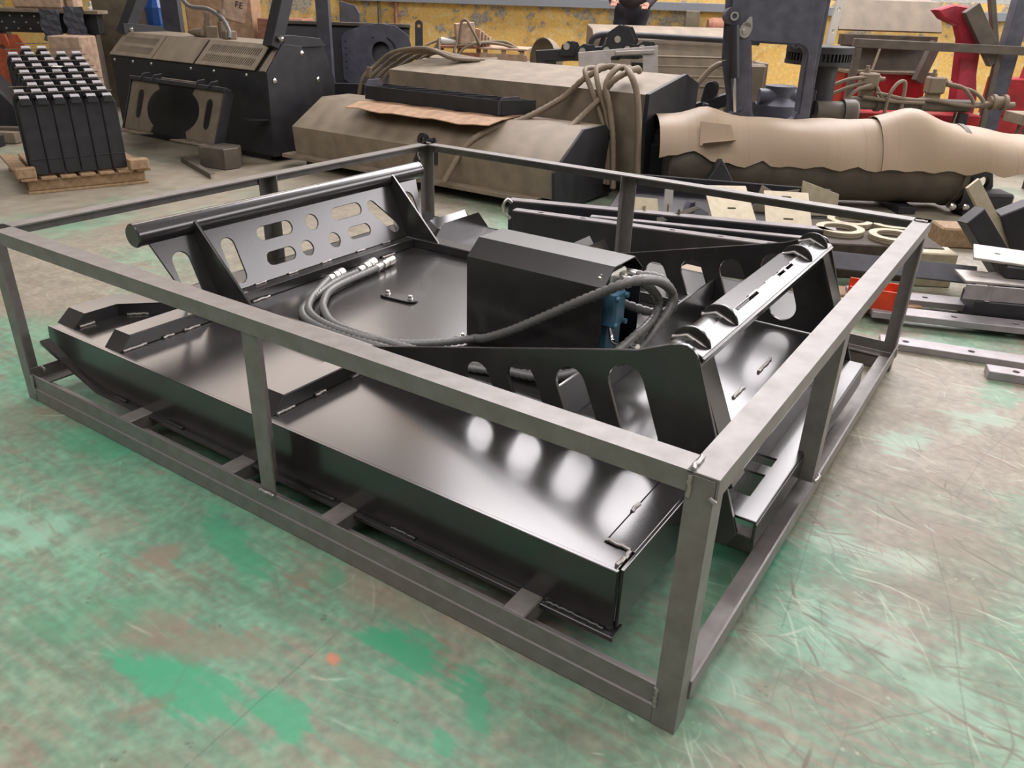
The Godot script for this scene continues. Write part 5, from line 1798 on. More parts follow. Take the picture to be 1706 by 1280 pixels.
# surface nets over a smooth union of tapered capsules
func surface(mb: MB, bones: Array, lo: Vector3, hi: Vector3, cell: float, blend := 0.03):
	var n := Vector3i(((hi - lo) / cell).ceil()) + Vector3i.ONE
	var f := PackedFloat32Array()
	f.resize(n.x * n.y * n.z)
	for z in n.z:
		for y in n.y:
			for x in n.x:
				var p := lo + Vector3(x, y, z) * cell
				var d := 9.0
				for b in bones:
					var ab: Vector3 = b[1] - b[0]
					var t := clampf((p - b[0]).dot(ab) / maxf(ab.length_squared(), 1e-9), 0, 1)
					var e: float = p.distance_to(b[0] + ab * t) - lerpf(b[2], b[3], t)
					var h := maxf(blend - absf(d - e), 0.0) / blend
					d = minf(d, e) - h * h * blend * 0.25
				f[(z * n.y + y) * n.x + x] = d
	var vert := {}
	var idx := func(x: int, y: int, z: int) -> int: return (z * n.y + y) * n.x + x
	for z in n.z - 1:
		for y in n.y - 1:
			for x in n.x - 1:
				var s := Vector3.ZERO
				var c := 0
				var g := Vector3.ZERO
				for e in EDGES:
					var a: float = f[idx.call(x + e[0], y + e[1], z + e[2])]
					var b: float = f[idx.call(x + e[3], y + e[4], z + e[5])]
					if (a < 0) != (b < 0):
						var t := a / (a - b)
						s += Vector3(e[0], e[1], e[2]).lerp(Vector3(e[3], e[4], e[5]), t)
						c += 1
				if c:
					var i0: int = idx.call(x, y, z)
					g = Vector3(f[i0 + 1] - f[i0], f[i0 + n.x] - f[i0], f[i0 + n.x * n.y] - f[i0]).normalized()
					vert[i0] = [lo + (Vector3(x, y, z) + s / c) * cell, g]
	for key in vert:
		var x: int = key % n.x
		var y: int = (key / n.x) % n.y
		var z: int = key / (n.x * n.y)
		for ax in 3:
			var st: int = [1, n.x, n.x * n.y][ax]
			var s1: int = [n.x, n.x * n.y, 1][ax]
			var s2: int = [n.x * n.y, 1, n.x][ax]
			if key + st >= f.size(): continue
			if (f[key] < 0) == (f[key + st] < 0): continue
			var k := [key, key - s1, key - s1 - s2, key - s2]
			if not (vert.has(k[1]) and vert.has(k[2]) and vert.has(k[3])): continue
			mb.quad(vert[k[0]][0], vert[k[1]][0], vert[k[2]][0], vert[k[3]][0], vert[k[0]][1], vert[k[1]][1], vert[k[2]][1], vert[k[3]][1])


const EDGES := [[0, 0, 0, 1, 0, 0], [0, 1, 0, 1, 1, 0], [0, 0, 1, 1, 0, 1], [0, 1, 1, 1, 1, 1], [0, 0, 0, 0, 1, 0], [1, 0, 0, 1, 1, 0], [0, 0, 1, 0, 1, 1], [1, 0, 1, 1, 1, 1], [0, 0, 0, 0, 0, 1], [1, 0, 0, 1, 0, 1], [0, 1, 0, 0, 1, 1], [1, 1, 0, 1, 1, 1]]


func mast_and_drum():
	var q: MB
	# tall boxed mast with a rounded window
	var m := thing("boxed_mast", "tall dark grey boxed mast with a rounded window rising behind the cardboard-wrapped drum", "mast", at(1.8, 6.3))
	var win := PackedVector2Array()
	win.append_array([Vector2(-0.15, 1.04), Vector2(0.2, 1.03)])
	for i in 6: win.append(Vector2(0.2, 0.94) + Vector2.from_angle(PI / 2 - PI / 2 * i / 5.0) * 0.09)
	win.append_array([Vector2(0.3, 0.54)])
	for i in 5: win.append(Vector2(0.23, 0.54) + Vector2.from_angle(-PI / 2 * i / 4.0) * 0.06)
	for i in 5: win.append(Vector2(0.03, 0.58) + Vector2.from_angle(-PI / 2 - PI / 2 * i / 4.0) * 0.1)
	q = MB.new()
	var front := P2([-0.36, 1.85, -0.29, 0.905, -0.205, 0.615, -0.155, 0.05, 0.37, 0.05, 0.385, 0.42, 0.352, 0.842, 0.346, 1.086, 0.36, 1.85])
	q.plate(T(Vector3(0, 0, 0)), front, 0.014, [win], 0.003)
	obj("front_plate", q, M.frame_blue, m)
	q = MB.new()   # flange round the back of the window
	var lip := MB.inset(win, 0.0)
	q.plate(T(Vector3(0, 0, -0.09)), lip, 0.09, [MB.inset(win, 0.012 if not Geometry2D.is_polygon_clockwise(win) else -0.012)], 0.001)
	obj("window_flange", q, M.frame_blue, m)
	for s in [[-0.155, 0.05, -0.205, 0.615], [-0.205, 0.615, -0.29, 0.905], [-0.29, 0.905, -0.36, 1.85], [0.37, 0.05, 0.355, 0.84], [0.355, 0.84, 0.36, 1.85]]:
		q = MB.new()
		var sx := 0.008 if s[0] < 0 else -0.008
		strut(q, Vector3(s[0] + sx, s[1], -0.045), Vector3(s[2] + sx, s[3], -0.045), 0.09, 0.014)
		obj("side_plate", q, M.frame_blue, m)
	q = MB.new()
	q.plate(T(Vector3(-0.203, 1.1, 0.014), Vector3(0.96, -0.25, 0), Vector3(0.25, 0.96, 0)), oval(Vector2(0, 0), Vector2(0.0, 0.02), 0.045), 0.012, [], 0.003)
	q.plate(T(Vector3(-0.19, 1.13, 0.014), Vector3(0.96, -0.25, 0), Vector3(0.25, 0.96, 0)), P2([-0.04, 0, 0.04, 0, 0.008, 0.07, -0.008, 0.07]), 0.012, [], 0.003)
	q.lathe(T(Vector3(-0.207, 1.1, 0.024), Vector3.RIGHT, Vector3.BACK), P2([0.02, 0, 0.016, 0.014, 0, 0.016]), 8)
	obj("pin_keeper", q, M.zinc, m)
	q = MB.new()
	q.tube(P3([[-0.3, 1.14, 0.06], [-0.245, 0.79, 0.07]]), 0.045, 14)
	var cy := obj("cylinder", q, M.black_paint_old, m)
	q = MB.new()
	q.tube(P3([[-0.245, 0.79, 0.07], [-0.205, 0.54, 0.075]]), 0.016, 12)
	obj("rod", q, M.chrome, cy)
	q = MB.new()
	q.lathe(T(Vector3(-0.31, 1.2, 0.03), Vector3.RIGHT, Vector3.BACK), P2([0.06, -0.06, 0.06, 0.04, 0.03, 0.04, 0.03, 0.06, 0, 0.06]), 14)
	obj("top_pin", q, M.frame_dark, cy)
	q = MB.new()
	q.lathe(T(Vector3(-0.31, 1.2, 0.1), Vector3.RIGHT, Vector3.BACK), P2([0.018, -0.02, 0.03, -0.02, 0.03, 0, 0.018, 0, 0.018, -0.02]), 14)
	obj("snap_ring", q, M.zinc, cy)
	q = MB.new()
	q.lathe(T(Vector3(-0.2, 0.5, 0.05), Vector3.RIGHT, Vector3.BACK), P2([0.055, -0.05, 0.055, 0.05, 0.02, 0.05, 0.02, 0.06, 0, 0.06]), 14)
	q.lathe(T(Vector3(-0.13, 0.52, 0.04), Vector3.RIGHT, Vector3.BACK), P2([0.045, -0.03, 0.045, 0.03, 0, 0.03]), 14)
	obj("bottom_pin", q, M.frame_dark, cy)
	# drum on its cradle, lug and motor on the right end
	var d := thing("black_drum", "long black steel drum lying under a torn cardboard cover", "drum", at(2.0, 5.75))
	q = MB.new()
	var pr := P2([0, -1.0, 0.25, -1.0, 0.265, -0.985, 0.265, 1.0, 0.28, 1.005, 0.28, 1.04, 0.25, 1.05, 0, 1.05])
	q.lathe(T(Vector3(0.02, 0.3, 0), Vector3.UP, Vector3.RIGHT), pr, 40)
	obj("shell", q, M.dust_dark, d)
	for x in [-0.6, 0.7]:
		q = MB.new()
		q.box(T(Vector3(x, 0.02, 0.0)), Vector3(0.12, 0.06, 0.5))
		obj("cradle", q, M.black_paint_old, d)
	q = MB.new()
	var lug := P2([0.0, -0.14, 0.12, -0.16, 0.2, -0.09, 0.25, 0.02, 0.22, 0.11, 0.13, 0.15, 0.0, 0.15])
	q.plate(T(Vector3(1.08, 0.16, 0.12), Vector3(1, 0, -0.2)), lug, 0.035, [oval(Vector2(0.15, 0.03), Vector2(0.16, 0.05), 0.04)], 0.004)
	obj("lug", q, M.black_paint_old, d)
	q = MB.new()
	q.lathe(T(Vector3(1.06, 0.14, 0.15), Vector3.UP, Vector3(1, 0, 0.15)), P2([0.13, 0, 0.13, 0.06, 0.1, 0.07, 0, 0.07]), 20)
	obj("bearing", q, M.black_paint_old, d)
	q = MB.new()
	q.box(T(Vector3(1.24, -0.03 + 0.11, 0.18)), Vector3(0.32, 0.17, 0.2), 0.015)
	obj("motor", q, M.black_paint_old, d)
	for b in [[1.0, 0.07, 0.27], [1.09, 0.07, 0.27]]:
		q = MB.new()
		q.lathe(T(Vector3(b[0], b[1], b[2]), Vector3.RIGHT, Vector3.BACK), P2([0.026, -0.06, 0.026, 0.0, 0.016, 0.012, 0, 0.014]), 8)
		obj("bolt", q, M.chrome, d)
	# cardboard: two sheets draped over the drum
	for k in 2:
		var x0: float = [-1.06, 0.44][k]
		var x1: float = [0.46, 1.5][k]
		var nx := 26
		var na := 14
		var pts := []
		for j in na + 1:
			for i in nx + 1:
				var x := lerpf(x0, x1, float(i) / nx)
				var low := (2.0 if x > -0.35 else 9.0 + 8.0 * sin((x + 0.35) * 9.0)) - 3.0 * absf(sin(x * 11.0)) + 2.0 * sin(x * 29.0)
				var a := deg_to_rad(lerpf(low, 165.0, float(j) / na))
				var rr := 0.283 + 0.008 * sin(x * 6.0 + j * 0.7) + 0.004 * sin(x * 17.0)
				var bump := 0.0
				if k == 0: bump = 0.05 * exp(-pow((x + 0.74) / 0.13, 2.0)) * maxf(0, sin(a))
				else:
					bump = 0.085 * exp(-pow((x - 0.68) / 0.16, 2.0)) * maxf(0, sin(a)) - 0.11 * smoothstep(0.9, 1.5, x) * maxf(0, sin(a))
					rr += 0.01 + 0.03 * smoothstep(0.9, 1.5, x)
				pts.append(Vector3(x, 0.3 + sin(a) * (rr + bump), cos(a) * rr))
		q = MB.new()
		var nrm := []
		for j in na + 1:
			for i in nx + 1:
				var du: Vector3 = pts[j * (nx + 1) + mini(i + 1, nx)] - pts[j * (nx + 1) + maxi(i - 1, 0)]
				var dv: Vector3 = pts[mini(j + 1, na) * (nx + 1) + i] - pts[maxi(j - 1, 0) * (nx + 1) + i]
				nrm.append(du.cross(dv).normalized())
		for j in na:
			for i in nx:
				var ix := [j * (nx + 1) + i, j * (nx + 1) + i + 1, (j + 1) * (nx + 1) + i + 1, (j + 1) * (nx + 1) + i]
				q.quad(pts[ix[0]], pts[ix[1]], pts[ix[2]], pts[ix[3]], nrm[ix[0]], nrm[ix[1]], nrm[ix[2]], nrm[ix[3]])
				var o := []
				for z in 4: o.append(pts[ix[z]] - nrm[ix[z]] * 0.006)
				q.quad(o[0], o[1], o[2], o[3], -nrm[ix[0]], -nrm[ix[1]], -nrm[ix[2]], -nrm[ix[3]])
				if j == 0: q.flat([pts[ix[0]], pts[ix[1]], o[1], o[0]], Vector3(0, -1, 1))
				if i == 0: q.flat([pts[ix[0]], pts[ix[3]], o[3], o[0]], Vector3.LEFT)
				if i == nx - 1: q.flat([pts[ix[1]], pts[ix[2]], o[2], o[1]], Vector3.RIGHT)
		var cs := obj("cardboard_cover", q, M.card_brown)
		cs.transform = at(2.0, 5.75)
		tag(cs, ["torn cardboard sheet over the left part of the black drum, under the mast", "peaked cardboard sheet over the right part of the black drum"][k], "cardboard", "cardboard over the drum")
	q = MB.new()
	q.plate(T(Vector3.ZERO, Vector3(1, 0.1, 0), Vector3(0, 1, -0.35)), P2([-0.13, 0, 0.12, 0, 0.1, 0.12, -0.11, 0.16]), 0.006)
	q.plate(T(Vector3(0, 0.0, -0.02), Vector3(1, 0.1, 0), Vector3(0, 0.4, 1)), P2([-0.1, 0, 0.1, 0, 0.1, 0.1, -0.13, 0.1]), 0.006)
	var fl := obj("cardboard_flap", q, M.card_brown)
	fl.transform = at(1.33, 5.5, 8, 0.43)
	tag(fl, "folded cardboard flap sticking out at the left end of the drum cover", "cardboard")


func red_machines():
	var q: MB
	# toothed ring on a column with a motor
	var g := thing("slewing_unit", "black toothed ring on a column with a grey motor, right of the mast", "machine", at(2.58, 7.2))
	q = MB.new()
	q.lathe(T(Vector3(-0.1, 0.84, 0)), P2([0, 0, 0.27, 0, 0.27, 0.03, 0.24, 0.03, 0.24, 0.09, 0.27, 0.09, 0.27, 0.14, 0, 0.14]), 36)
	obj("ring_body", q, M.black_paint_old, g)
	q = MB.new()
	for i in 48:
		var a := TAU * i / 48
		q.box(T(Vector3(-0.1 + 0.25 * cos(a), 0.9, 0.25 * sin(a)), Vector3(-sin(a), 0, cos(a))), Vector3(0.014, 0.06, 0.03), 0.002)
	var teeth := obj("ring_teeth", q, M.black_paint_old, g)
	teeth.set_meta("kind", "stuff")
	q = MB.new()
	q.lathe(T(Vector3(-0.05, 0.0, 0)), P2([0, 0, 0.22, 0, 0.22, 0.04, 0.13, 0.06, 0.12, 0.84, 0, 0.84]), 20)
	obj("column", q, M.black_paint_old, g)
	q = MB.new()
	q.lathe(T(Vector3(-0.12, 0.48, 0.2), Vector3.UP, Vector3.RIGHT), P2([0, 0, 0.09, 0, 0.09, 0.22, 0.11, 0.22, 0.11, 0.32, 0.1, 0.34, 0, 0.34]), 20)
	obj("motor", q, M.dust_dark, g)
	q = MB.new()
	q.box(T(Vector3(-0.2, 0.55, 0.12)), Vector3(0.16, 0.2, 0.12), 0.01)
	obj("gear_case", q, M.black_paint_old, g)
	q = MB.new()
	q.plate(T(Vector3(-0.09, 1.0, 0.12), Vector3(1, 0, -0.3)), P2([-0.03, 0, 0.05, 0, 0.08, 0.5, 0.02, 0.5]), 0.015, [oval(Vector2(0.02, 0.1), Vector2(0.02, 0.1), 0.014), oval(Vector2(0.035, 0.26), Vector2(0.035, 0.26), 0.014), oval(Vector2(0.045, 0.4), Vector2(0.045, 0.4), 0.014)])
	obj("perforated_bar", q, M.white_stuff, g)
	# yellow upright
	q = MB.new()
	q.box(T(Vector3(0, 0.6, 0)), Vector3(0.1, 1.2, 0.1))
	q.box(T(Vector3(-0.25, 1.12, 0.0)), Vector3(0.1, 0.32, 0.1))
	q.box(T(Vector3(-0.12, 0.99, 0.0)), Vector3(0.2, 0.06, 0.08))
	var yp := obj("yellow_post", q, M.yellow_paint)
	yp.transform = at(3.05, 9.0)
	tag(yp, "yellow steel post between the toothed ring and the red machine", "post")
	# red machine with a sloped tan bin
	var r := thing("red_machine", "red machine with a sloped tan bin and a brown belly panel behind the hydraulic cylinder", "machine", at(3.65, 8.5))
	q = MB.new()
	q.plate(T(Vector3(-0.52, 0, -0.28), Vector3.FORWARD, Vector3.UP), bent(P2([-0.1, 1.06, 0.1, 1.32, 0.4, 1.34]), 0.02), 1.03)
	obj("bin", q, M.dust_tan, r)
	q = MB.new()
	q.box(T(Vector3(0.0, 0.98, -0.2)), Vector3(0.95, 0.1, 0.1))
	q.box(T(Vector3(0.02, 0.8, -0.3), Vector3.RIGHT, Vector3(0, 1, -0.25)), Vector3(0.86, 0.26, 0.03))
	obj("belly_panel", q, M.dust_dark, r)
	q = MB.new()
	q.box(T(Vector3(0.03, 0.43, -0.25)), Vector3(0.84, 0.5, 0.3), 0.01)
	obj("red_panel", q, M.red_paint, r)
	q = MB.new()
	q.box(T(Vector3(0.03, 0.69, -0.2)), Vector3(0.88, 0.03, 0.3), 0.004)
	obj("panel_ledge", q, M.dust_tan, r)
	q = MB.new()
	strut(q, Vector3(0.3, 0.62, 0.0), Vector3(0.42, 0.98, -0.05), 0.06, 0.12)
	obj("brace", q, M.dust_dark, r)
	for x in [-0.4, 0.45]:
		q = MB.new()
		q.box(T(Vector3(x, 0.1, -0.25)), Vector3(0.12, 0.2, 0.4))
		obj("foot", q, M.black_paint_old, r)
	q = MB.new()
	strut(q, Vector3(-0.14, 0.7, -0.08), Vector3(-0.08, 0.97, -0.12), 0.02, 0.02)
	obj("stay", q, M.washer_steel, r)
	# curved red chute
	q = MB.new()
	var ch := P2([0.03, 0, 0.2, 0, 0.2, 0.5, 0.14, 0.72, 0.1, 1.16, -0.03, 1.3, -0.22, 1.32, -0.38, 1.27, -0.3, 1.2, -0.14, 1.14, -0.08, 1.02, -0.04, 0.7])
	q.plate(T(Vector3.ZERO, Vector3.RIGHT, Vector3(0, 1, -0.05)), ch, 0.14, [], 0.015)
	var chute := obj("red_chute", q, M.red_faded)
	chute.transform = at(4.2, 8.25)
	tag(chute, "curved faded red chute standing right of the tan bin", "chute")
	q = MB.new()
	strut(q, Vector3(-0.16, 1.3, 0), Vector3(0.2, 0.85, 0.0), 0.08, 0.14)
	strut(q, Vector3(0.02, 1.42, -0.05), Vector3(0.2, 0.95, -0.05), 0.06, 0.05)
	strut(q, Vector3(0.2, 0.95, 0.02), Vector3(0.24, 0.0, 0.02), 0.05, 0.05)
	var lk := obj("tan_link", q, M.dust_dark)
	lk.transform = at(4.25, 8.1)
	tag(lk, "dusty slanted link bar in front of the curved red chute", "link")
	q = MB.new()
	q.box(T(Vector3(0, 0.8, 0)), Vector3(0.15, 1.6, 0.12))
	q.box(T(Vector3(0, 0.02, 0)), Vector3(0.3, 0.04, 0.3))
	var bp := obj("black_post", q, M.frame_blue)
	bp.transform = at(4.6, 8.2)
	tag(bp, "dark blue-black steel post between the red chute and the right-hand tan panel", "post")
	var r2 := thing("red_machine", "red machine with an upright tan panel at the right edge, beyond the dark post", "machine", at(5.02, 8.6))
	q = MB.new()
	q.box(T(Vector3(0.0, 0.5, 0)), Vector3(0.5, 0.36, 0.3), 0.01)
	q.box(T(Vector3(0.0, 0.16, 0)), Vector3(0.4, 0.32, 0.3), 0.01)
	obj("red_panel", q, M.red_paint, r2)
	q = MB.new()
	q.box(T(Vector3(0.05, 1.16, -0.05), Vector3.RIGHT, Vector3(0, 1, -0.2)), Vector3(0.5, 0.3, 0.03))
	obj("tan_panel", q, M.dust_tan, r2)
	q = MB.new()
	strut(q, Vector3(0.0, 0.66, 0.05), Vector3(0.06, 0.96, 0.0), 0.04, 0.08)
	obj("red_brace", q, M.red_faded, r2)
	for x in [-0.15, 0.2]:
		q = MB.new()
		q.box(T(Vector3(x, 0.85, -0.08)), Vector3(0.06, 0.5, 0.06))
		obj("upright", q, M.dust_dark, r2)
	# long grey rail in front, on two stands
	var rl := thing("grey_rail", "long grey steel rail on stands crossing in front of the red machines", "rail", at(4.0, 8.0))
	q = MB.new()
	q.box(T(Vector3(0, 0.965, 0), Vector3(1, -0.015, 0)), Vector3(1.9, 0.075, 0.06))
	obj("bar", q, M.dust_dark, rl)
	for x in [-0.9, 0.88]:
		q = MB.new()
		q.box(T(Vector3(x, 0.47, 0)), Vector3(0.06, 0.94, 0.06))
		obj("stand", q, M.dust_dark, rl)
	# hydraulic cylinder assembly lying behind the drum, with valves and looping hoses
	var h := thing("hydraulic_cylinder", "long dusty hydraulic cylinder with two valve blocks and looping hoses behind the drum", "cylinder", at(3.5, 7.6))
	q = MB.new()
	q.tube(P3([[-0.55, 0.5, 0], [0.55, 0.5, 0]]), 0.055, 16)
	q.tube(P3([[-0.3, 0.5, 0], [-0.26, 0.5, 0]]), 0.07, 16)
	q.tube(P3([[0.1, 0.5, 0], [0.14, 0.5, 0]]), 0.07, 16)
	obj("barrel", q, M.dust_dark, h)
	q = MB.new()
	q.tube(P3([[0.55, 0.515, 0], [0.95, 0.52, 0]]), 0.03, 12)
	obj("rod", q, M.hose_dusty, h)
	q = MB.new()
	q.tube(P3([[0.72, 0.54, 0], [0.86, 0.545, 0]]), 0.05, 12)
	q.tube(P3([[0.74, 0.54, 0], [0.77, 0.54, 0]]), 0.07, 12)
	q.tube(P3([[0.84, 0.54, 0], [0.87, 0.54, 0]]), 0.07, 12)
	obj("rod_end", q, M.hose_dusty, h)
	for v in [[-0.4, 0.685], [0.2, 0.67]]:
		q = MB.new()
		q.box(T(Vector3(v[0], v[1], 0)), Vector3(0.15, 0.14, 0.12), 0.012)
		q.box(T(Vector3(v[0], v[1] - 0.08, 0)), Vector3(0.12, 0.1, 0.06), 0.004)
		q.lathe(T(Vector3(v[0] - 0.03, v[1] + 0.07, 0)), P2([0.03, 0, 0.03, 0.03, 0.018, 0.03, 0.018, 0.06, 0, 0.06]), 6)
		q.lathe(T(Vector3(v[0] + 0.07, v[1] + 0.02, 0), Vector3.UP, Vector3.RIGHT), P2([0.03, 0, 0.03, 0.03, 0.02, 0.03, 0.02, 0.07, 0, 0.07]), 8)
		obj("valve_block", q, M.hose_dusty, h)
	for p in [[[-0.45, 0.72, 0.05], [-0.6, 0.7, 0.06], [-0.75, 0.64, 0.06]], [[-0.45, 0.68, 0.06], [-0.62, 0.62, 0.06], [-0.75, 0.56, 0.06]], [[-0.4, 0.66, 0.08], [-0.52, 0.62, 0.1], [-0.62, 0.52, 0.1], [-0.7, 0.45, 0.1]], [[-0.35, 0.65, 0.07], [-0.28, 0.56, 0.08], [-0.2, 0.53, 0.06]], [[-0.24, 0.42, 0.1], [-0.23, 0.58, 0.1], [-0.18, 0.67, 0.08], [-0.12, 0.7, 0.06], [-0.09, 0.66, 0.06], [-0.09, 0.5, 0.08], [-0.1, 0.4, 0.1]], [[0.28, 0.69, 0.05], [0.42, 0.66, 0.07], [0.52, 0.57, 0.08], [0.55, 0.52, 0.08]], [[0.28, 0.68, 0.0], [0.5, 0.64, 0.06], [0.62, 0.56, 0.08], [0.58, 0.515, 0.08], [0.4, 0.52, 0.08], [0.2, 0.55, 0.08], [0.05, 0.55, 0.07]], [[0.1, 0.545, 0.08], [-0.1, 0.555, 0.08], [-0.35, 0.6, 0.08]], [[0.1, 0.525, 0.09], [-0.15, 0.53, 0.09], [-0.45, 0.56, 0.08]]]:
		q = MB.new()
		q.tube(spl(p, 6), 0.016, 8)
		obj("hose", q, M.hose_dusty, h)
	for x in [-0.5, 0.5]:
		q = MB.new()
		q.box(T(Vector3(x, 0.22, 0)), Vector3(0.08, 0.44, 0.12))
		obj("stand", q, M.black_paint_old, h)
	for x in [-0.3, -0.05, 0.35]:
		q = MB.new()
		strut(q, Vector3(x, 0.02, 0.12), Vector3(x + 0.06, 0.46, 0.1), 0.012, 0.012)
		obj("stay", q, M.hose_dusty, h)
	# grey bench behind the right end of the cardboard
	var b := thing("steel_bench", "dusty steel bench with a thick top at the right edge behind the cardboard cover", "bench", at(4.55, 7.3))
	q = MB.new()
	q.box(T(Vector3(0.1, 0.45, 0)), Vector3(0.7, 0.085, 0.3))
	obj("top", q, M.dust_tan, b)
	q = MB.new()
	q.tube(P3([[-0.7, 0.3, 0.0], [0.1, 0.27, 0.0]]), 0.022, 10)
	obj("stretcher", q, M.hose_dusty, b)
	for x in [-0.2, -0.04, 0.4]:
		q = MB.new()
		strut(q, Vector3(x - 0.04, 0, 0.05), Vector3(x, 0.41, 0.05), 0.025, 0.025)
		obj("leg", q, M.dust_dark, b)
	var bn := thing("dark_bin", "small dark open bin on the floor at the right edge of the yard", "bin", at(4.2, 6.4))
	q = MB.new()
	for s in [[-0.12, 0, 0.012, 0.24], [0.12, 0, 0.012, 0.24], [0, -0.12, 0.24, 0.012], [0, 0.12, 0.24, 0.012]]:
		q.box(T(Vector3(s[0], 0.09, s[1])), Vector3(s[2], 0.18, s[3]))
	q.box(T(Vector3(0, 0.006, 0)), Vector3(0.24, 0.012, 0.24))
	obj("box", q, M.black_paint_old, bn)
	q = MB.new()
	for s in [[-0.12, 0, 0.02, 0.25], [0.12, 0, 0.02, 0.25], [0, -0.12, 0.25, 0.02], [0, 0.12, 0.25, 0.02]]:
		q.box(T(Vector3(s[0], 0.185, s[1])), Vector3(s[2], 0.012, s[3]))
	obj("rim", q, M.dust_dark, bn)
	q = MB.new()
	q.box(T(Vector3(0, 0.2, 0)), Vector3(0.5, 0.4, 0.4), 0.02)
	q.lathe(T(Vector3(0.02, 0.4, 0)), P2([0, 0, 0.19, 0, 0.19, 0.16, 0.12, 0.22, 0.12, 0.3, 0, 0.3]), 20)
	q.lathe(T(Vector3(-0.16, 0.62, 0.05), Vector3.UP, Vector3.RIGHT), P2([0, 0, 0.06, 0, 0.06, 0.3, 0, 0.3]), 12)
	var gc := obj("gear_housing", q, M.frame_blue)
	gc.transform = at(2.05, 6.75)
	tag(gc, "dark stepped gear housing seen low through the window of the mast", "housing")
	# odds and ends seen through the mast window and over the top
	q = MB.new()
	q.plate(T(Vector3.ZERO, Vector3(1, 0, -0.2), Vector3(0, 1, -0.1)), P2([-0.2, 0, 0.12, 0, 0.14, 0.8, 0.0, 0.82, -0.1, 0.6]), 0.1, [], 0.01)
	q.box(T(Vector3(0.0, 0.4, 0)), Vector3(0.2, 0.8, 0.2), 0.02)
	var tp := obj("tan_casing", q, M.dust_tan)
	tp.transform = at(2.05, 7.6)
	tag(tp, "tan steel casing seen through the window of the mast", "casing")
	q = MB.new()
	q.box(T(Vector3(0, 0.2, 0)), Vector3(1.4, 0.4, 0.3), 0.01)
	var rb := obj("red_skid", q, M.red_paint)
	rb.transform = at(3.6, 7.95)
	tag(rb, "low red skid under the hydraulic cylinder behind the cardboard cover", "skid")


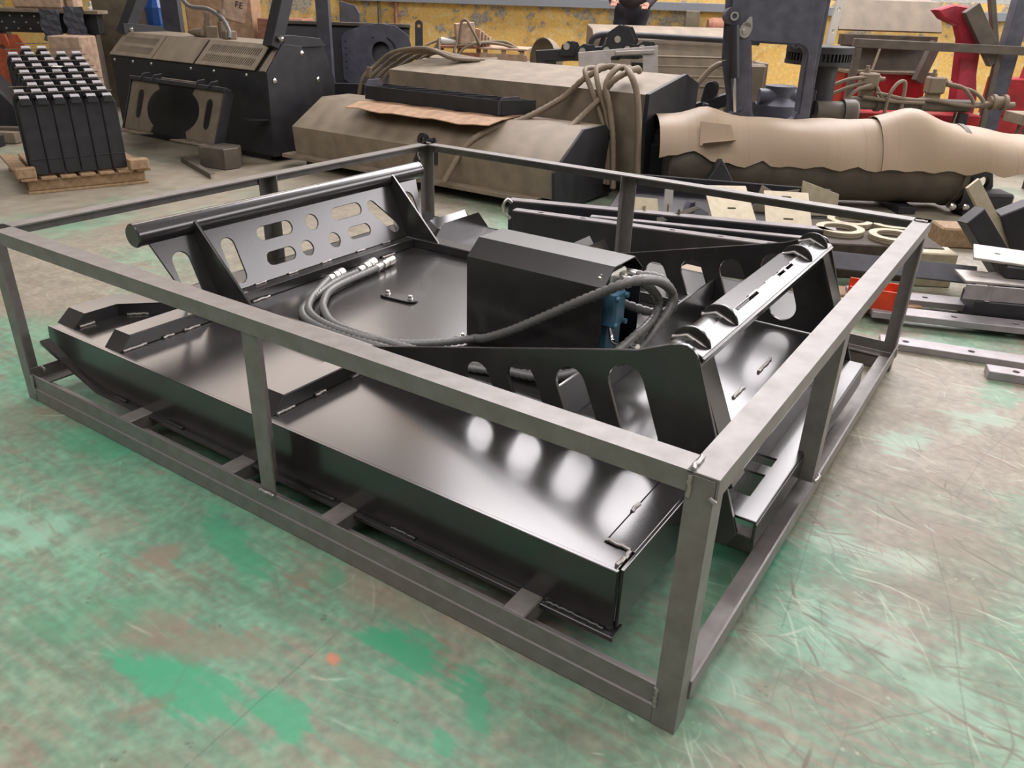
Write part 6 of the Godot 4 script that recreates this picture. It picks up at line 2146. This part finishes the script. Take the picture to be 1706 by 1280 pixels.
func steel_piles():
	var q: MB
	# three long black channels just behind the crate, on packing
	var rows := [[Vector3(-2.28, 0, -2.75), Vector3(-0.55, 0, -3.33), 0.205, 0.07], [Vector3(-1.75, 0, -2.78), Vector3(-0.62, 0, -3.14), 0.19, 0.045], [Vector3(-2.15, 0, -2.6), Vector3(-0.72, 0, -2.88), 0.195, 0.06]]
	for k in 3:
		var a: Vector3 = rows[k][0]
		var b: Vector3 = rows[k][1]
		var d := (b - a)
		var t := thing("steel_channel", ["long black steel channel, rearmost of three behind the crate", "long black steel channel, middle one of three behind the crate", "long black steel channel with bolt holes, nearest of three behind the crate"][k], "channel", T(a, d), "black channels behind the crate")
		q = MB.new()
		var hs := []
		for i in 6: hs.append(oval(Vector2(0.15 + i * 0.25, 0.03), Vector2(0.165 + i * 0.25, 0.03), 0.009, 4))
		q.plate(T(Vector3(0, rows[k][2], 0), Vector3.RIGHT, Vector3.FORWARD), rect(0, 0, d.length(), rows[k][3]), 0.008, hs if k == 2 else [])
		obj("top_flange", q, M.plate_dark, t)
		q = MB.new()
		q.plate(T(Vector3(0, 0.0, -0.008)), rect(0, 0.06 if k == 1 else 0.004, d.length(), rows[k][2]), 0.008)
		obj("web", q, M.black_paint_old, t)
		q = MB.new()
		q.plate(T(Vector3(0, 0.05 if k == 1 else 0.0, 0), Vector3.RIGHT, Vector3.FORWARD), rect(0, 0, d.length(), 0.05), 0.008)
		obj("bottom_flange", q, M.black_paint_old, t)
		if k == 0:
			q = MB.new()
			q.tube(spl([[0.02, 0.2, 0.0], [0.0, 0.22, 0.02], [-0.02, 0.19, 0.035], [-0.01, 0.14, 0.03], [0.02, 0.11, 0.02]], 5), 0.01, 8)
			obj("hook", q, M.zinc, t)
		if k == 1:
			for x in [0.2, 0.9]:
				q = MB.new()
				q.box(T(Vector3(x, 0.025, -0.03)), Vector3(0.08, 0.05, 0.1))
				obj("packer", q, M.wood, t)
	# wooden packing under the near channel
	q = MB.new()
	q.box(T(Vector3(-1.28, 0.035, -2.52), Vector3(1, 0, -0.25)), Vector3(0.32, 0.07, 0.1), 0.008)
	tag(obj("wood_packer", q, M.wood), "pale wood block on the floor in front of the black channels", "wood")
	q = MB.new()
	q.box(T(Vector3(-1.02, 0.05, -2.56), Vector3(1, 0, 0.1)), Vector3(0.16, 0.1, 0.1), 0.008)
	tag(obj("wood_packer", q, M.card_brown), "short square wood block beside the pale one under the black channels", "wood")
	q = MB.new()
	strut(q, Vector3(-1.62, 0.012, -2.5), Vector3(-1.3, 0.09, -2.62), 0.02, 0.02)
	tag(obj("steel_rod", q, M.dust_dark), "thin dark rod leaning on the pale wood block behind the crate", "rod")
	# plates with holes leaning in the pile
	for k in 2:
		q = MB.new()
		q.plate(T(Vector3.ZERO, Vector3(1, 0, 0), Vector3(0.08, 0.5, -1)), rrect(-0.125, 0, 0.125, 0.36, 0.006), 0.012, [oval(Vector2(-0.07, 0.27), Vector2(-0.07, 0.27), 0.013), oval(Vector2(0.075, 0.27), Vector2(0.075, 0.27), 0.013), oval(Vector2(-0.015, 0.16), Vector2(0.02, 0.16), 0.007)] if k == 0 else [oval(Vector2(-0.02, 0.12), Vector2(0.02, 0.12), 0.007), oval(Vector2(-0.02, 0.31), Vector2(0.02, 0.31), 0.007)])
		var pl := obj("drilled_plate", q, M.washer_steel)
		pl.transform = at([1.22, 1.5][k], [4.36, 4.3][k], [3, -8][k], [0.16, 0.15][k])
		tag(pl, ["grey steel plate with two round holes and a slot, leaning behind the channels", "dusty steel plate with two slots, right of the plate with round holes"][k], "plate", "drilled plates behind the channels")
	var bin := thing("scrap_bin", "dark open scrap bin holding offcuts behind the black channels", "bin", at(1.22, 4.78, -14))
	q = MB.new()
	q.box(T(Vector3(0, 0.08, -0.05)), Vector3(1.3, 0.16, 0.6), 0.006)
	obj("bed", q, M.black_paint_old, bin)
	q = MB.new()
	q.box(T(Vector3(0, 0.17, -0.34)), Vector3(1.3, 0.2, 0.02), 0.004)
	obj("back_wall", q, M.black_paint_old, bin)
	# offcuts on the bed: [right, ahead, height, outline, turn, tilt, material, label]
	var cuts := [
		[0.72, 4.5, 0.16, P2([-0.1, 0, 0.1, 0, 0.12, 0.12, -0.02, 0.14, -0.08, 0.08]), 20, 0.9, M.washer_steel, "notched pale offcut at the left end of the scrap bin"],
		[0.86, 4.56, 0.16, P2([-0.02, 0, 0.03, 0, 0.03, 0.16, -0.02, 0.16]), -5, 0.3, M.zinc, "narrow bright upright offcut with a hole in the scrap bin"],
		[0.9, 4.42, 0.165, P2([-0.12, 0, -0.02, 0.02, 0.14, 0.08, 0.13, 0.1, -0.03, 0.05, -0.12, 0.03]), 10, 0.8, M.dust_dark, "bent brown strip offcut lying in front of the bright upright one"],
		[1.02, 4.6, 0.165, P2([-0.1, 0, 0.1, -0.02, 0.12, 0.0, 0.0, 0.1, -0.02, 0.08]), 30, 0.9, M.frame_dark, "dark triangular offcut in the middle of the scrap bin"],
		[1.55, 4.75, 0.16, P2([-0.14, 0, 0.08, 0, 0.12, 0.15, -0.02, 0.12, -0.1, 0.16]), -10, 0.3, M.dust_tan, "folded tan bracket standing at the right end of the scrap bin"],
		[1.78, 4.72, 0.16, P2([-0.1, 0, 0.12, 0, 0.12, 0.13, -0.1, 0.2]), -4, 0.25, M.washer_steel, "pale square-ended bracket plate standing right of the folded tan bracket"]]
	for k in cuts.size():
		var c: Array = cuts[k]
		q = MB.new()
		q.plate(T(Vector3.ZERO, Vector3.RIGHT, Vector3(0, 1, -c[5])), c[3], 0.012)
		q.plate(T(Vector3(0, 0, 0), Vector3(0.3, 0, -1), Vector3(0, 1, 0)), P2([0, 0, 0.08, 0, 0.06, 0.06, 0, 0.08]), 0.01)
		var o := obj("steel_offcut", q, c[6])
		o.transform = at(c[0], c[1], c[4], c[2])
		tag(o, c[7], "offcut", "offcuts in the scrap bin")
	q = MB.new()
	q.plate(T(Vector3.ZERO, Vector3.RIGHT, Vector3(0, 1, -0.2)), P2([-0.22, 0, 0.22, 0, 0.0, 0.36]), 0.1, [], 0.004)
	var tri := obj("gusset_block", q, M.black_paint_old)
	tri.transform = at(1.32, 5.33, 5)
	tag(tri, "black triangular gusset standing in front of the drum", "gusset")
	# washers stacked flat on a plank
	q = MB.new()
	q.box(T(Vector3(0, 0.0925, 0)), Vector3(0.6, 0.185, 0.5), 0.006)
	var bs := obj("timber_base", q, M.wood_dark)
	bs.transform = at(1.93, 4.27, -4)
	tag(bs, "low timber base under the big flat steel rings", "timber")
	for k in 8:
		q = MB.new()
		q.lathe(T(), P2([0.085, 0, 0.125, 0, 0.125, 0.012, 0.085, 0.012, 0.085, 0]), 36)
		var ring := obj("steel_ring", q, M.washer_steel)
		var stack := k % 4
		ring.transform = at([1.755, 2.0, 1.88, 2.1][stack], [4.26, 4.15, 4.45, 4.4][stack], 0, 0.187 + 0.014 * (k / 4))
		tag(ring, "%s flat steel ring of the %s pair on the timber base" % ["lower" if k < 4 else "upper", ["front left", "front right", "back left", "back right"][stack]], "ring", "steel rings on the timber base")
	q = MB.new()
	q.box(T(Vector3(0, 0.05, 0)), Vector3(1.1, 0.012, 0.1), 0.002)
	var slip := obj("steel_strip", q, M.frame_dark)
	slip.transform = at(1.72, 3.9, -16, 0.1) * T(Vector3.ZERO, Vector3(1, 0.0, 0), Vector3(0, 1, 0.9))
	tag(slip, "long dark steel strip leaning in front of the flat steel rings", "strip")
	# boards and a cardboard block behind the far corner of the crate
	for k in 2:
		q = MB.new()
		q.box(T(Vector3(0, 0.02 + 0.0 * k, 0)), Vector3(0.5, 0.04, 0.14), 0.005)
		var bd := obj("plank", q, M.wood)
		bd.transform = at([1.62, 1.66][k], [3.72, 3.56][k], [-4, 6][k], 0.0)
		tag(bd, ["rough plank on the floor behind the orange channel", "rough plank on the floor directly under the orange channel"][k], "plank", "planks by the orange channel")
	q = MB.new()
	q.box(T(Vector3(0, 0.09, 0)), Vector3(0.22, 0.18, 0.14), 0.006)
	var blk := obj("pale_block", q, M.washer_steel)
	blk.transform = at(2.14, 4.0, -4)
	tag(blk, "pale squared block beside the far corner post of the crate", "block")
	# orange channel
	q = MB.new()
	q.plate(T(Vector3(-0.14, 0, 0), Vector3.FORWARD, Vector3.UP), bent(P2([0.0, 0.085, 0.0, 0.0, 0.13, 0.0, 0.13, 0.085]), -0.008), 0.25)
	var och := obj("orange_channel", q, M.orange_paint)
	och.transform = at(1.66, 3.42, -22, 0.062)
	tag(och, "short bright orange steel channel lying beside the crate's far corner", "channel")
	# black folded bracket and box leaning at the right
	q = MB.new()
	q.plate(T(Vector3(0.1, 0.04, 0.02), Vector3(1, 0.9, -0.2), Vector3(-0.95, 1, 0)), P2([-0.06, 0, 0.05, 0, 0.05, 0.42, -0.06, 0.42]), 0.09, [], 0.004)
	var lb := obj("leaning_bar", q, M.black_paint_old)
	lb.transform = at(2.5, 4.12, 0, 0.0)
	tag(lb, "black rectangular bar leaning left among the steel plates at the right", "bar")
	q = MB.new()
	q.plate(T(Vector3(0.1, 0.05, 0), Vector3(1, 0.8, -0.3), Vector3(-0.85, 1, 0)), rect(-0.01, 0, 0.07, 0.5), 0.02)
	var tl := obj("tan_strip", q, M.washer_steel)
	tl.transform = at(2.62, 4.32)
	tag(tl, "pale steel strip leaning behind the black rectangular bar", "strip")
	q = MB.new()
	q.box(T(Vector3(0, 0.2, 0), Vector3(1, 0.6, 0), Vector3(-0.6, 1, 0)), Vector3(0.15, 0.3, 0.14), 0.006)
	var bx := obj("black_box", q, M.black_paint_old)
	bx.transform = at(2.78, 4.34, -15)
	tag(bx, "black steel box leaning right of the black rectangular bar", "box")
	q = MB.new()
	q.box(T(Vector3(0, 0.06, 0)), Vector3(0.9, 0.12, 0.2), 0.01)
	var tb := obj("timber_beam", q, M.wood)
	tb.transform = at(3.0, 4.75, -4)
	tag(tb, "squared timber beam on the floor between the drum and the drilled plates", "timber")
	# drilled plates and long bars stacked on the floor at the right; each row: [a(r, f), b(r, f), y, width, height, material, label]
	var bars := [
		[2.1, 3.55, 2.95, 3.12, 0.265, 0.26, 0.012, M.plate_steel, "pale drilled plate topmost of the steel stack at the right edge", 0.0],
		[2.02, 3.42, 2.95, 3.25, 0.195, 0.17, 0.012, M.plate_steel, "pale drilled flange plate second from the top of the right-hand stack", 0.0],
		[2.02, 3.4, 2.95, 3.23, 0.125, 0.012, 0.07, M.plate_grey, "upright pale face plate under the flange plate of the right-hand stack", 0.0],
		[1.6, 3.62, 2.3, 3.45, 0.03, 0.12, 0.03, M.plate_dark, "dark steel bar behind the orange channel, in the shade of the stack", 0.0],
		[1.62, 3.38, 2.9, 3.06, 0.03, 0.105, 0.03, M.plate_grey, "long grey drilled bar on the floor, second from the crate corner", 0.0],
		[1.55, 3.1, 2.9, 2.62, 0.0, 0.09, 0.03, M.plate_grey, "long grey drilled bar on the floor, the one nearest the crate corner", 0.0],
		[1.86, 2.82, 2.6, 2.56, 0.0, 0.075, 0.035, M.plate_grey, "grey drilled bar on the floor, lowest at the right edge of the photo", 0.0]]
	for k in bars.size():
		var bb: Array = bars[k]
		var pa := BG * Vector3(bb[0], bb[4], -bb[1])
		var pb := BG * Vector3(bb[2], bb[4], -bb[3])
		var l := pa.distance_to(pb)
		q = MB.new()
		var hs := []
		for i in int(l / 0.25): hs.append(oval(Vector2(0.1 + 0.25 * i, bb[5] * 0.5), Vector2(0.1 + 0.25 * i, bb[5] * 0.5), 0.013, 6))
		q.plate(T(Vector3.ZERO, Vector3.RIGHT, Vector3.FORWARD), rect(0, 0, l, bb[5]), bb[6], hs, 0.002)
		var o := obj("drilled_bar", q, bb[7])
		o.transform = T(pa, pb - pa)
		tag(o, bb[8], "steel bar", "steel bars stacked at the right")
	# what the upper plates lie on
	q = MB.new()
	q.box(T(Vector3(0, 0.062, -0.04)), Vector3(0.85, 0.124, 0.2), 0.006)
	q.box(T(Vector3(0.05, 0.16, -0.08)), Vector3(0.75, 0.07, 0.14), 0.006)
	q.box(T(Vector3(0.05, 0.236, -0.1)), Vector3(0.7, 0.056, 0.12), 0.006)
	var sb := obj("stack_bed", q, M.black_paint_old)
	sb.transform = at(2.5, 3.36, -12)
	tag(sb, "black steel bed under the pale drilled plates at the right", "steel bed")
